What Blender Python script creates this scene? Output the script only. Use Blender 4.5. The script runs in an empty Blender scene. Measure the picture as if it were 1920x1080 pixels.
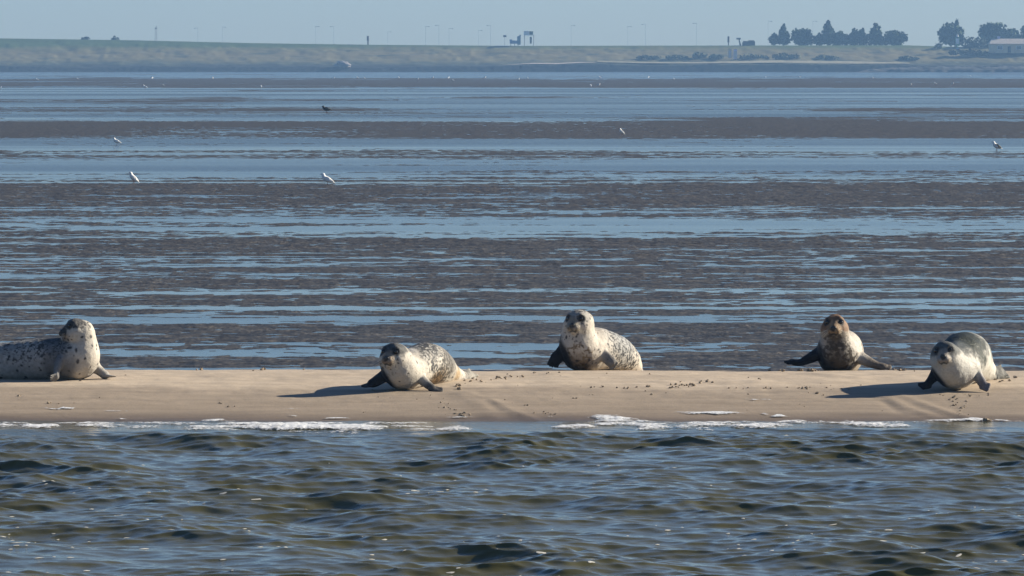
import bpy, math, random
import numpy as np
from mathutils import Vector

# ------------------------------------------------------------------ camera, sky, sun, exposure
scene = bpy.context.scene
C = scene.collection
R = math.radians
rng = np.random.default_rng(7)
random.seed(7)

F = 10000.0                     # focal length in pixels of the 1920 wide photograph
CAMH = 3.1
HORIZON = 118.0
cam_d = bpy.data.cameras.new("camera")
cam_d.sensor_width = 36.0
cam_d.lens = F / 1920.0 * 36.0
cam_d.clip_start = 0.5
cam_d.clip_end = 20000.0
cam = bpy.data.objects.new("camera", cam_d)
C.objects.link(cam)
PITCH = math.atan((540.0 - HORIZON) / F)
cam.location = (0, 0, CAMH)
cam.rotation_euler = (math.pi / 2 - PITCH, 0, 0)
scene.camera = cam

SUN_EL, SUN_AZ = 23.0, 70.0     # azimuth from +Y (view direction) towards +X
world = bpy.data.worlds.new("World")
scene.world = world
world.use_nodes = True
wn = world.node_tree
sky = wn.nodes.new("ShaderNodeTexSky")
sky.sky_type = 'NISHITA'
sky.sun_disc = False
sky.sun_elevation = R(SUN_EL)
sky.sun_rotation = R(SUN_AZ)
sky.air_density = 1.0
sky.dust_density = 0.3
sky.ozone_density = 4.0
tint = wn.nodes.new("ShaderNodeMix")             # clear cool air: a bluer sky than the standard one
tint.data_type = 'RGBA'; tint.blend_type = 'MULTIPLY'
tint.inputs[0].default_value = 1.0
tint.inputs[7].default_value = (0.77, 0.87, 1.04, 1)
wn.links.new(sky.outputs[0], tint.inputs[6])
wn.links.new(tint.outputs[2], wn.nodes["Background"].inputs[0])
wn.nodes["Background"].inputs[1].default_value = 0.050

sun_d = bpy.data.lights.new("sun", 'SUN')
sun_d.energy = 5.0
sun_d.angle = R(0.5)
sun_d.color = (1.0, 0.915, 0.76)
sun = bpy.data.objects.new("sun", sun_d)
C.objects.link(sun)
SDIR = Vector((math.cos(R(SUN_EL)) * math.sin(R(SUN_AZ)), math.cos(R(SUN_EL)) * math.cos(R(SUN_AZ)), math.sin(R(SUN_EL))))
sun.rotation_euler = SDIR.to_track_quat('Z', 'Y').to_euler()
sun.location = (20, 30, 30)

scene.view_settings.view_transform = 'Standard'
scene.view_settings.look = 'None'
scene.view_settings.gamma = 1.0
scene.view_settings.exposure = 1.18

# ------------------------------------------------------------------ helpers
FW = np.array([0, math.cos(PITCH), -math.sin(PITCH)])
UPV = np.array([0, math.sin(PITCH), math.cos(PITCH)])
RT = np.array([1.0, 0, 0])

def at(px, py, Y):
    """point of the place that lies at distance Y along the sight line of a photo pixel"""
    d = FW * F + RT * (px - 960.0) + UPV * (540.0 - py)
    return np.array([0, 0, CAMH]) + d * (Y / d[1])

def tag(o, label=None, cat=None, group=None, kind=None):
    if label: o["label"] = label
    if cat: o["category"] = cat
    if group: o["group"] = group
    if kind: o["kind"] = kind
    return o

def mesh_obj(name, verts, faces, mat=None, parent=None, smooth=False, loc=None):
    me = bpy.data.meshes.new(name)
    verts = np.asarray(verts, dtype=np.float64)
    if loc is not None:
        verts = verts - np.asarray(loc)
    me.from_pydata([tuple(v) for v in verts], [], [tuple(int(i) for i in f) for f in faces])
    me.update()
    if smooth:
        me.polygons.foreach_set("use_smooth", np.ones(len(me.polygons), dtype=bool))
    o = bpy.data.objects.new(name, me)
    C.objects.link(o)
    if loc is not None: o.location = loc
    if mat: me.materials.append(mat)
    if parent is not None: o.parent = parent
    return o

def quad_mesh(name, V, Q, mat=None, smooth=True, loc=None):
    """fast mesh of quads from numpy arrays"""
    V = np.asarray(V, dtype=np.float32).reshape(-1, 3)
    if loc is not None:
        V = V - np.asarray(loc, dtype=np.float32)
    Q = np.asarray(Q, dtype=np.int32)
    me = bpy.data.meshes.new(name)
    me.vertices.add(len(V)); me.vertices.foreach_set("co", V.ravel())
    me.loops.add(Q.size); me.loops.foreach_set("vertex_index", Q.ravel())
    me.polygons.add(len(Q))
    me.polygons.foreach_set("loop_start", np.arange(0, Q.size, 4, dtype=np.int32))
    me.polygons.foreach_set("loop_total", np.full(len(Q), 4, dtype=np.int32))
    if smooth:
        me.polygons.foreach_set("use_smooth", np.ones(len(Q), dtype=bool))
    me.update(calc_edges=True)
    me.validate()
    o = bpy.data.objects.new(name, me)
    C.objects.link(o)
    if loc is not None: o.location = [float(v) for v in loc]
    if mat: me.materials.append(mat)
    return o

def grid_quads(nr, nc):
    i = np.arange(nr - 1)[:, None] * nc + np.arange(nc - 1)[None, :]
    return np.stack([i, i + 1, i + nc + 1, i + nc], axis=-1).reshape(-1, 4)

def _hash(ix, iy, iz, seed):
    with np.errstate(over='ignore'):
        h = (ix.astype(np.uint32) * np.uint32(374761393) + iy.astype(np.uint32) * np.uint32(668265263)
             + iz.astype(np.uint32) * np.uint32(2147483647) + np.uint32(seed * 974711 + 12345))
        h = (h ^ (h >> np.uint32(13))) * np.uint32(1274126177)
        h = (h ^ (h >> np.uint32(16))) * np.uint32(2246822519)
        h = h ^ (h >> np.uint32(15))
    return h.astype(np.float32) / np.float32(4294967295.0) * 2 - 1

def noise2(x, y, seed=0):
    xi = np.floor(x); yi = np.floor(y)
    fx = (x - xi).astype(np.float32); fy = (y - yi).astype(np.float32)
    xi = xi.astype(np.int64); yi = yi.astype(np.int64); z = np.zeros_like(xi)
    u = fx * fx * fx * (fx * (fx * 6 - 15) + 10); v = fy * fy * fy * (fy * (fy * 6 - 15) + 10)
    a = _hash(xi, yi, z, seed); b = _hash(xi + 1, yi, z, seed)
    c = _hash(xi, yi + 1, z, seed); d = _hash(xi + 1, yi + 1, z, seed)
    return a + (b - a) * u + (c - a) * v + (a - b - c + d) * u * v

def noise3(p, seed=0):
    i = np.floor(p); f = (p - i).astype(np.float32); i = i.astype(np.int64)
    w = f * f * f * (f * (f * 6 - 15) + 10)
    r = 0
    for dx in (0, 1):
        for dy in (0, 1):
            for dz in (0, 1):
                ww = (w[:, 0] if dx else 1 - w[:, 0]) * (w[:, 1] if dy else 1 - w[:, 1]) * (w[:, 2] if dz else 1 - w[:, 2])
                r = r + ww * _hash(i[:, 0] + dx, i[:, 1] + dy, i[:, 2] + dz, seed)
    return r

def fbm3(p, octv=3, seed=0):
    r = 0; a = 1.0
    for k in range(octv):
        r = r + a * noise3(p * (2.03 ** k) + 17.3 * k, seed + k); a *= 0.5
    return r

def sstep(a, b, x):
    t = np.clip((x - a) / (b - a), 0, 1)
    return t * t * (3 - 2 * t)

# --- node helpers
def new_mat(name):
    m = bpy.data.materials.new(name)
    m.use_nodes = True
    nt = m.node_tree
    return m, nt, nt.nodes["Principled BSDF"]

def N(nt, typ, **kw):
    n = nt.nodes.new(typ)
    for k, v in kw.items():
        if k.startswith("i_"):
            key = k[2:]
            n.inputs[int(key) if key.isdigit() else key.replace("_", " ")].default_value = v
        else:
            setattr(n, k, v)
    return n

def ramp(nt, fac, stops, interp='LINEAR'):
    r = nt.nodes.new("ShaderNodeValToRGB")
    r.color_ramp.interpolation = interp
    e = r.color_ramp.elements
    while len(e) < len(stops): e.new(0.5)
    for k, (p, c) in enumerate(stops):
        e[k].position = p
        e[k].color = c if len(c) == 4 else (*c, 1)
    nt.links.new(fac, r.inputs[0])
    return r.outputs[0]

def noise_node(nt, scale=(1, 1, 1), detail=3, rough=0.5, s=1.0, loc=(0, 0, 0)):
    tc = nt.nodes.new("ShaderNodeNewGeometry")
    mp = N(nt, "ShaderNodeMapping")
    mp.inputs["Scale"].default_value = scale
    mp.inputs["Location"].default_value = loc
    nt.links.new(tc.outputs["Position"], mp.inputs[0])
    n = N(nt, "ShaderNodeTexNoise")
    n.inputs["Scale"].default_value = s
    n.inputs["Detail"].default_value = detail
    n.inputs["Roughness"].default_value = rough
    nt.links.new(mp.outputs[0], n.inputs["Vector"])
    return n.outputs["Fac"]

def mixc(nt, fac, a, b, blend='MIX'):
    m = nt.nodes.new("ShaderNodeMix")
    m.data_type = 'RGBA'; m.blend_type = blend
    for sock, val in ((m.inputs[0], fac), (m.inputs[6], a), (m.inputs[7], b)):
        if isinstance(val, (int, float)): sock.default_value = val
        elif isinstance(val, tuple): sock.default_value = val if len(val) == 4 else (*val, 1)
        else: nt.links.new(val, sock)
    return m.outputs[2]

def mathn(nt, op, a, b=None, c=None, clamp=False):
    m = nt.nodes.new("ShaderNodeMath"); m.operation = op; m.use_clamp = clamp
    for k, v in enumerate((a, b, c)):
        if v is None: continue
        if isinstance(v, (int, float)): m.inputs[k].default_value = v
        else: nt.links.new(v, m.inputs[k])
    return m.outputs[0]

def bump(nt, bsdf, height, strength=0.3, dist=0.02, prev=None):
    b = nt.nodes.new("ShaderNodeBump")
    b.inputs["Strength"].default_value = strength
    b.inputs["Distance"].default_value = dist
    nt.links.new(height, b.inputs["Height"])
    if prev is not None: nt.links.new(prev, b.inputs["Normal"])
    nt.links.new(b.outputs[0], bsdf.inputs["Normal"])
    return b.outputs[0]

def simple_mat(name, col, rough=0.7, var=0.25, scale=3.0, metallic=0.0):
    m, nt, b = new_mat(name)
    n = noise_node(nt, s=scale, detail=4)
    lo = tuple(c * (1 - var) for c in col); hi = tuple(min(1, c * (1 + var)) for c in col)
    nt.links.new(ramp(nt, n, [(0.3, lo), (0.7, hi)]), b.inputs["Base Color"])
    b.inputs["Roughness"].default_value = rough
    b.inputs["Metallic"].default_value = metallic
    return m

# ------------------------------------------------------------------ setting: near water
NW = 120
wr = np.random.default_rng(21)
WL = np.exp(wr.uniform(np.log(0.085), np.log(2.0), NW))
WANG = np.radians(wr.normal(-104, 31, NW))            # travelling towards the boat, a little from the left
WAMP = 0.0047 * WL ** 0.80 * wr.uniform(0.5, 1.4, NW)
WPH = wr.uniform(0, 2 * np.pi, NW)
WK = 2 * np.pi / WL

def wave(x, y, dx=0.03, dy=0.04):
    """Gerstner sum: displaced position of water points"""
    env = 0.80 + 0.22 * noise2(x * 0.35 + 3, y * 0.3 + 5, 5) + 0.30 * noise2(x * 0.8, y * 0.6, 6)
    env = np.clip(env, 0.35, 1.4)
    shore = 1 - 0.93 * sstep(43.9, 45.5, y + 0.25 * noise2(x * 0.5, y * 0.0 + 2, 9))
    X = x.copy(); Y = y.copy(); Z = np.zeros_like(x)
    for k in range(NW):
        fade = np.clip(WL[k] / (2.5 * np.maximum(dx, dy)) - 1, 0, 1)
        c, s = math.cos(WANG[k]), math.sin(WANG[k])
        ph = WK[k] * (c * x + s * y) + WPH[k]
        a = WAMP[k] * env * shore * fade
        q = 1.0
        Z += a * np.cos(ph)
        X -= q * a * c * np.sin(ph)
        Y -= q * a * s * np.sin(ph)
    return X, Y, Z

def axis(fine0, fine1, step, far0, far1, growth=1.25):
    v = list(np.arange(fine0, fine1 + step / 2, step))
    s = step
    a = fine0
    while a > far0:
        s *= growth; a -= s; v.insert(0, a)
    s = step; b = fine1
    while b < far1:
        s *= growth; b += s; v.append(b)
    return np.array(v)

wx = axis(-6.2, 6.2, 0.0155, -2500, 2500)
wy = axis(30.5, 46.6, 0.022, -2500, 46.9)
XX, YY = np.meshgrid(wx, wy)
sx = np.gradient(wx)[None, :] * np.ones_like(XX); sy = np.gradient(wy)[:, None] * np.ones_like(XX)
WXp, WYp, WZp = wave(XX, YY, sx, sy)

m_water, nt, b = new_mat("sea_water")
b.inputs["Base Color"].default_value = (0.074, 0.066, 0.022, 1)
b.inputs["Roughness"].default_value = 0.05
b.inputs["IOR"].default_value = 1.333
n1 = noise_node(nt, (4.5, 13, 7), 5, 0.65)
n2 = noise_node(nt, (20, 48, 24), 3, 0.55)
hsum = mathn(nt, 'ADD', n1, mathn(nt, 'MULTIPLY', n2, 0.3))
bump(nt, b, hsum, 0.35, 0.012)
sea = quad_mesh("sea_water", np.stack([WXp, WYp, WZp], -1), grid_quads(*XX.shape), m_water)
tag(sea, kind="structure")

# ------------------------------------------------------------------ setting: sand bar
def sand_z(x, y):
    x = np.asarray(x, dtype=np.float64); y = np.asarray(y, dtype=np.float64)
    yy = y + 0.10 * noise2(x * 0.25 + 11, x * 0 + 1, 31) + 0.02 * (x * 0.25) + 0.04 * noise2(x * 0.9, x * 0 + 4, 32)
    z = np.interp(yy, [20, 44.0, 46.08, 46.6, 47.2, 47.9, 48.5, 49.2, 50.0, 50.6, 51.2, 51.8, 52.6, 53.6, 54.6, 60],
                  [-0.9, -0.20, 0.0, 0.036, 0.078, 0.118, 0.147, 0.170, 0.184, 0.184, 0.150, 0.110, 0.055, 0.00, -0.05, -0.30])
    w = sstep(46.2, 47.5, y)
    z = z + w * (0.010 * noise2(x * 0.45, y * 0.25, 39) + 0.006 * noise2(x * 0.8, y * 0.9, 33) + 0.003 * noise2(x * 2.7, y * 3.1, 34))
    return z

def ground(px, py):
    """point of the sand seen at a photo pixel"""
    Y = 48.0
    for _ in range(60):
        p = at(px, py, Y)
        dz = p[2] - float(sand_z(np.array([p[0]]), np.array([p[1]]))[0])
        Y += dz / 0.11 * 0.6
        Y = min(max(Y, 45.5), 51.0)
    return at(px, py, Y)

gx = axis(-7, 7, 0.022, -600, 600)
gy = axis(45.6, 52.2, 0.026, 38, 56)
XX, YY = np.meshgrid(gx, gy)
# smooth the profile's kinks by averaging shifted samples
ZZ = sum(sand_z(XX, YY + d) for d in (-0.5, -0.3, -0.1, 0.1, 0.3, 0.5)) / 6
def px_line(pts):
    return [ground(px, py)[:2] for px, py in pts]
def ridge(Zz, pts, width, height):
    P = px_line(pts)
    d = np.full(XX.shape, 9.0)
    for (ax, ay), (bx, by) in zip(P[:-1], P[1:]):
        L2 = (bx - ax) ** 2 + (by - ay) ** 2
        t = np.clip(((XX - ax) * (bx - ax) + (YY - ay) * (by - ay)) / L2, 0, 1)
        d = np.minimum(d, np.hypot(XX - ax - t * (bx - ax), YY - ay - t * (by - ay)))
    return Zz + height * np.exp(-(d / width) ** 2) * (0.7 + 0.5 * noise2(XX * 4, YY * 3, 36))
# drag marks and low ridges left in the sand
for pts, w, hgt in (([(862, 738), (905, 762), (925, 785)], 0.10, 0.007), ([(880, 735), (940, 758), (985, 786)], 0.09, 0.007), ([(900, 742), (960, 770), (1005, 788)], 0.06, 0.006),
                    ([(895, 735), (935, 770)], 0.05, -0.005), ([(1665, 745), (1700, 765), (1750, 782)], 0.07, 0.012), ([(1690, 742), (1740, 762), (1810, 784)], 0.08, 0.012),
                    ([(1655, 752), (1690, 775)], 0.05, -0.005), ([(1520, 700), (1600, 708), (1680, 702)], 0.12, 0.014), ([(1380, 712), (1500, 722), (1620, 716), (1720, 722)], 0.14, 0.010),
                    ([(200, 722), (420, 728), (640, 725)], 0.2, 0.008), ([(1240, 716), (1340, 724), (1420, 720)], 0.12, 0.010), ([(1700, 705), (1760, 698)], 0.08, 0.012)):
    ZZ = ridge(ZZ, pts, w, hgt)
ZZ = ZZ + (0.004 * noise2(XX * 2.2, YY * 1.6, 37) + 0.003 * noise2(XX * 5, YY * 4, 38)) * sstep(47.2, 48.6, YY)
ZZ = ZZ + 0.0022 * noise2(XX * 9, YY * 7, 35) * sstep(46.6, 47.6, YY)
m_sand, nt, b = new_mat("sand")
geo = N(nt, "ShaderNodeNewGeometry"); sep = N(nt, "ShaderNodeSeparateXYZ")
nt.links.new(geo.outputs["Position"], sep.inputs[0])
big = noise_node(nt, (0.5, 0.9, 1), 4, 0.55)
yw = mathn(nt, 'ADD', sep.outputs[1], mathn(nt, 'MULTIPLY', mathn(nt, 'SUBTRACT', big, 0.5), 0.8))
t = mathn(nt, 'DIVIDE', mathn(nt, 'SUBTRACT', yw, 46.0), 5.0, clamp=True)
col = ramp(nt, t, [(0.0, (0.105, 0.080, 0.058)), (0.05, (0.15, 0.115, 0.085)), (0.13, (0.25, 0.197, 0.144)), (0.46, (0.29, 0.231, 0.17)),
                   (0.53, (0.42, 0.338, 0.25)), (1.0, (0.40, 0.322, 0.24))])  # wet to dry sand; the middle tone step paints in the slope break's shading
mid = noise_node(nt, (1.2, 5, 1), 5, 0.6)
col = mixc(nt, 0.55, col, ramp(nt, mid, [(0.3, (0.66, 0.65, 0.64)), (0.7, (1.18, 1.18, 1.18))]), 'MULTIPLY')
fine = noise_node(nt, (70, 50, 70), 3, 0.7)
col = mixc(nt, 0.5, col, ramp(nt, fine, [(0.3, (0.72, 0.71, 0.70)), (0.7, (1.2, 1.2, 1.2))]), 'MULTIPLY')
nt.links.new(col, b.inputs["Base Color"])
rr = ramp(nt, t, [(0.0, (0.40,) * 3), (0.06, (0.7,) * 3), (0.2, (0.9,) * 3)])
nt.links.new(rr, b.inputs["Roughness"])
b.inputs["Specular IOR Level"].default_value = 0.15
h = mathn(nt, 'ADD', fine, mathn(nt, 'MULTIPLY', noise_node(nt, (14, 12, 14), 4), 1.2))
bump(nt, b, h, 0.5, 0.006)
sand = quad_mesh("sand_bar", np.stack([XX, YY, ZZ], -1), grid_quads(*XX.shape), m_sand)
tag(sand, kind="structure")

# ------------------------------------------------------------------ setting: tidal mud flat with pools
inv = np.concatenate([np.linspace(1 / 52.0, 1 / 1835.0, 1500)])
my = 1 / inv
tt = np.concatenate([-np.geomspace(1.6, 0.118, 60)[:-1], np.linspace(-0.118, 0.118, 950), np.geomspace(0.118, 1.6, 60)[1:]])
YY = np.repeat(my[:, None], len(tt), 1); XX = YY * tt[None, :]
dyv = np.abs(np.gradient(my))[:, None] * np.ones_like(XX)
dxv = YY * np.gradient(tt)[None, :]
PYv = HORIZON + F * CAMH / my
# level of the mud above (or below) the standing water, by distance from the boat
lv_py = [130, 139, 146, 150, 160, 165, 168, 200, 207, 212, 226, 229, 250, 259, 262, 278, 284, 296, 301, 318, 330, 339, 346, 386, 395, 404, 425, 443, 452, 475, 495, 520, 540, 560, 590, 620, 645, 660, 700, 800]
lv_z = [-20, -20, -8, 14, 14, -6, -20, -14, -3, -12, -16, 16, 14, 8, -18, -16, -2.5, -3, -18, -20, -10, -4, 7.5, 7, -1.5, -4, -9, -5, 3.0, 5.5, 3.0, 1.4, 2.6, 1.8, 1.0, 2.2, 3.0, 7, 10, 12]
lev = np.interp(PYv, lv_py, lv_z)[:, None] * 0.001
def nz(lx, ly, amp, seed):
    fade = np.clip(lx / (1.6 * dxv) - 0.6, 0, 1)
    return amp * noise2(XX / lx + seed * 3.7, YY / ly + seed * 1.3 + 0.06 * XX / ly * (0.2 if seed % 2 else -0.1), seed) * fade
wob = 1.0 + 0.5 * noise2(XX / 9.0, YY / 6.0, 44)
lump = 0.9 + 0.9 * sstep(62, 110, YY) * (1 - 0.3 * sstep(150, 300, YY))
ZM = lev * (0.8 + 0.5 * noise2(XX / (0.045 * YY + 0.1), YY / 30.0, 41)) \
    + nz(24, 4.5, 0.0035, 45) + nz(11.0, 1.1, 0.0062, 46) + nz(4.2, 0.50, 0.0048, 47) + nz(1.7, 0.30, 0.0028, 53) \
    + nz(0.9, 0.42, 0.0035, 48) * wob
ZM = ZM + sstep(-0.014, 0.005, ZM) * (0.0025 + nz(0.36, 0.25, 0.0062, 49) * lump * wob + nz(0.17, 0.16, 0.0075, 50) * lump + nz(0.08, 0.09, 0.0035, 51) * lump)
ZM = ZM + 0.012 * noise2(XX / 14, YY / 40, 52) * sstep(140, 260, YY)
ZM[0, :] -= 0.3
m_mud, nt, b = new_mat("wet_mud")
n1 = noise_node(nt, (1.1, 2.0, 1), 5, 0.6)
col = ramp(nt, n1, [(0.25, (0.021, 0.0188, 0.0155)), (0.5, (0.041, 0.0362, 0.0295)), (0.75, (0.078, 0.0675, 0.054))])
n2 = noise_node(nt, (8, 2.4, 8), 5, 0.72)
col = mixc(nt, 0.8, col, ramp(nt, n2, [(0.34, (0.18, 0.18, 0.19)), (0.66, (1.8, 1.75, 1.65))]), 'MULTIPLY')
n3 = noise_node(nt, (26, 5.5, 26), 3, 0.7)
col = mixc(nt, 0.75, col, ramp(nt, n3, [(0.36, (0.25, 0.25, 0.25)), (0.64, (1.75, 1.74, 1.7))]), 'MULTIPLY')
nt.links.new(col, b.inputs["Base Color"])
b.inputs["Roughness"].default_value = 0.55
b.inputs["Specular IOR Level"].default_value = 0.14
bump(nt, b, mathn(nt, 'ADD', n2, noise_node(nt, (5, 5, 5), 3)), 0.7, 0.02)
mud = quad_mesh("mud_flat", np.stack([XX, YY, ZM], -1), grid_quads(*XX.shape), m_mud)
tag(mud, kind="structure")

m_pool, nt, b = new_mat("tidal_water")
b.inputs["Base Color"].default_value = (0.030, 0.036, 0.040, 1)
b.inputs["IOR"].default_value = 1.333
geo = N(nt, "ShaderNodeNewGeometry"); sep = N(nt, "ShaderNodeSeparateXYZ")
nt.links.new(geo.outputs["Position"], sep.inputs[0])
iv = mathn(nt, 'DIVIDE', 31.0, sep.outputs[1])                     # 0.6 near, 0.017 far
streak = noise_node(nt, (0.004, 0.03, 1), 4, 0.6)
streak2 = noise_node(nt, (0.05, 0.35, 1), 3, 0.55)
ro = mathn(nt, 'ADD', mathn(nt, 'MULTIPLY', streak, 0.35), mathn(nt, 'MULTIPLY', streak2, 0.10))
ro = ramp(nt, ro, [(0.12, (0.04,) * 3), (0.33, (0.26,) * 3)])
nt.links.new(ro, b.inputs["Roughness"])
w1 = noise_node(nt, (1.4, 4.0, 1), 4, 0.6)
w2 = noise_node(nt, (9, 14, 9), 3, 0.6)
far = mathn(nt, 'SUBTRACT', 1.0, mathn(nt, 'MULTIPLY', iv, 3.2), clamp=True)          # open water farther out is wind-rippled
calm = ramp(nt, mathn(nt, 'ADD', mathn(nt, 'MULTIPLY', streak, 0.8), mathn(nt, 'MULTIPLY', streak2, 0.2)), [(0.40, (0.15,) * 3), (0.56, (1,) * 3)])
hh = mathn(nt, 'MULTIPLY', mathn(nt, 'ADD', w1, mathn(nt, 'MULTIPLY', w2, 0.25)), mathn(nt, 'ADD', 0.13, mathn(nt, 'MULTIPLY', mathn(nt, 'MULTIPLY', far, calm), 8.0)))
bump(nt, b, hh, 0.6, 0.02)
# murky, wind-ruffled water: part of the light comes from the water body itself
df = N(nt, "ShaderNodeBsdfDiffuse"); df.inputs["Color"].default_value = (0.060, 0.082, 0.105, 1)
mx = N(nt, "ShaderNodeMixShader")
nt.links.new(mathn(nt, 'ADD', 0.0, mathn(nt, 'MULTIPLY', mathn(nt, 'MULTIPLY', far, 0.45), mathn(nt, 'ADD', 0.35, mathn(nt, 'MULTIPLY', calm, 0.65)))), mx.inputs[0])
nt.links.new(b.outputs[0], mx.inputs[1]); nt.links.new(df.outputs[0], mx.inputs[2])
nt.links.new(mx.outputs[0], nt.nodes["Material Output"].inputs["Surface"])
px_ = np.array([-3000, -400, -60, 60, 400, 3000.0]); py_ = np.array([53.2, 120, 400, 1000, 1900.0])
XX2, YY2 = np.meshgrid(px_, py_)
pool = quad_mesh("tidal_water", np.stack([XX2, YY2, np.zeros_like(XX2)], -1), grid_quads(*XX2.shape), m_pool)
tag(pool, kind="structure")

# ------------------------------------------------------------------ setting: far embankment
YD = 1822.0
def crest_z(x):
    px = 960 + x / 1862.0 * F
    py = np.interp(px, [-9000, -300, 0, 250, 480, 700, 960, 1300, 1700, 1800, 2200, 9000], [85, 66, 72, 75.5, 81, 84, 86, 85.5, 85, 88, 92, 92])
    return CAMH + (HORIZON - py) / F * 1862.0
def bank_z(x, d):
    """height of the embankment d metres behind its foot"""
    cz = crest_z(x)
    foot = 2.3 + 0.35 * noise2(x / 25.0, x * 0 + 3, 61)
    foot = foot + np.interp(960 + x / YD * F, [900, 1120, 1500, 1700], [-0.5, 0.35, 0.35, 0.0])
    z = np.where(d < 3.2, foot * d / 3.2, 0)
    g = np.clip((d - 3.2) / 36.8, 0, 1)
    z = np.where(d >= 3.2, foot + (cz - foot) * (0.12 * g + 0.88 * g ** 1.25), z)
    z = np.where(d > 40, cz, z)
    z = np.where(d > 46, cz - (d - 46) * 0.33, z)
    z = z + (0.30 * noise2(x / 5.0, d / 4.0, 62) + 0.15 * noise2(x / 1.6, d / 1.5, 63)) * sstep(2, 6, d) * (1 - sstep(34, 40, d))
    z = z + 0.22 * noise2(x / 0.9, d / 0.7, 64) * (1 - sstep(2.6, 4.5, d)) * sstep(0, 0.6, d)
    return z
ex = axis(-200, 200, 0.55, -1500, 1500, 1.2)
ed = np.concatenate([[-1.5], np.linspace(0, 4, 9), np.linspace(5, 46, 36), [50, 58, 66, 90]])
XX, DD = np.meshgrid(ex, ed)
ZE = bank_z(XX, np.maximum(DD, 0)); ZE[0, :] = -0.6; ZE = np.where(DD > 60, np.minimum(ZE, 2.5), ZE)
m_bank, nt, b = new_mat("grass_bank")
geo = N(nt, "ShaderNodeNewGeometry"); sep = N(nt, "ShaderNodeSeparateXYZ")
nt.links.new(geo.outputs["Position"], sep.inputs[0])
g1 = noise_node(nt, (0.10, 0.16, 0.5), 5, 0.6)
z_ = mathn(nt, 'ADD', sep.outputs[2], mathn(nt, 'MULTIPLY', mathn(nt, 'SUBTRACT', g1, 0.5), 2.4))
tz = mathn(nt, 'DIVIDE', z_, 12.0, clamp=True)
col = ramp(nt, tz, [(0.0, (0.018, 0.018, 0.018)), (0.17, (0.022, 0.023, 0.022)), (0.24, (0.05, 0.055, 0.035)), (0.34, (0.125, 0.108, 0.052)),
                    (0.52, (0.13, 0.110, 0.058)), (0.66, (0.115, 0.108, 0.05)), (0.76, (0.055, 0.082, 0.028)), (1.0, (0.050, 0.078, 0.030))])
g2 = noise_node(nt, (0.09, 0.22, 0.6), 4, 0.55, loc=(7, 3, 1))
dark = ramp(nt, g2, [(0.54, (0, 0, 0)), (0.66, (1, 1, 1))])
lim = ramp(nt, tz, [(0.2, (0, 0, 0)), (0.27, (1, 1, 1)), (0.55, (1, 1, 1)), (0.7, (0, 0, 0))])
dm = mathn(nt, 'MULTIPLY', dark, lim)
col = mixc(nt, mathn(nt, 'MULTIPLY', dm, 0.8), col, (0.045, 0.055, 0.04))
nt.links.new(col, b.inputs["Base Color"])
b.inputs["Roughness"].default_value = 0.95
b.inputs["Specular IOR Level"].default_value = 0.1
bank = quad_mesh("grass_embankment", np.stack([XX, DD + YD, ZE], -1), grid_quads(*XX.shape), m_bank)
tag(bank, kind="structure")
hinter = mesh_obj("polder_ground", [(-6000, 1890, 1.5), (6000, 1890, 1.5), (6000, 6000, 1.5), (-6000, 6000, 1.5)], [(0, 1, 2, 3)],
                  simple_mat("polder_grass", (0.07, 0.1, 0.04), 0.95, 0.3, 0.02))
tag(hinter, kind="structure")

def strip_on_bank(name, pts, mat, lift=0.06):
    """ribbon laid on the embankment; pts = (px, d_front, d_back)"""
    V = []; Q = []
    for k, (px, d0, d1) in enumerate(pts):
        for d in (d0, 0.5 * (d0 + d1), d1):
            x = (px - 960) / F * (YD + d)
            V.append((x, YD + d, 0))
    V = np.array(V)
    V[:, 2] = bank_z(V[:, 0], V[:, 1] - YD) + 0.32
    for k in range(len(pts) - 1):
        for j in range(2):
            a = k * 3 + j
            Q.append((a, a + 3, a + 4, a + 1))
    o = quad_mesh(name, V, np.array(Q)[:, ::-1], mat)
    tag(o, kind="structure")
    return o
# ------------------------------------------------------------------ seals: one continuous surface each
def unit(v):
    v = np.asarray(v, dtype=np.float64); return v / np.linalg.norm(v)

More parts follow.
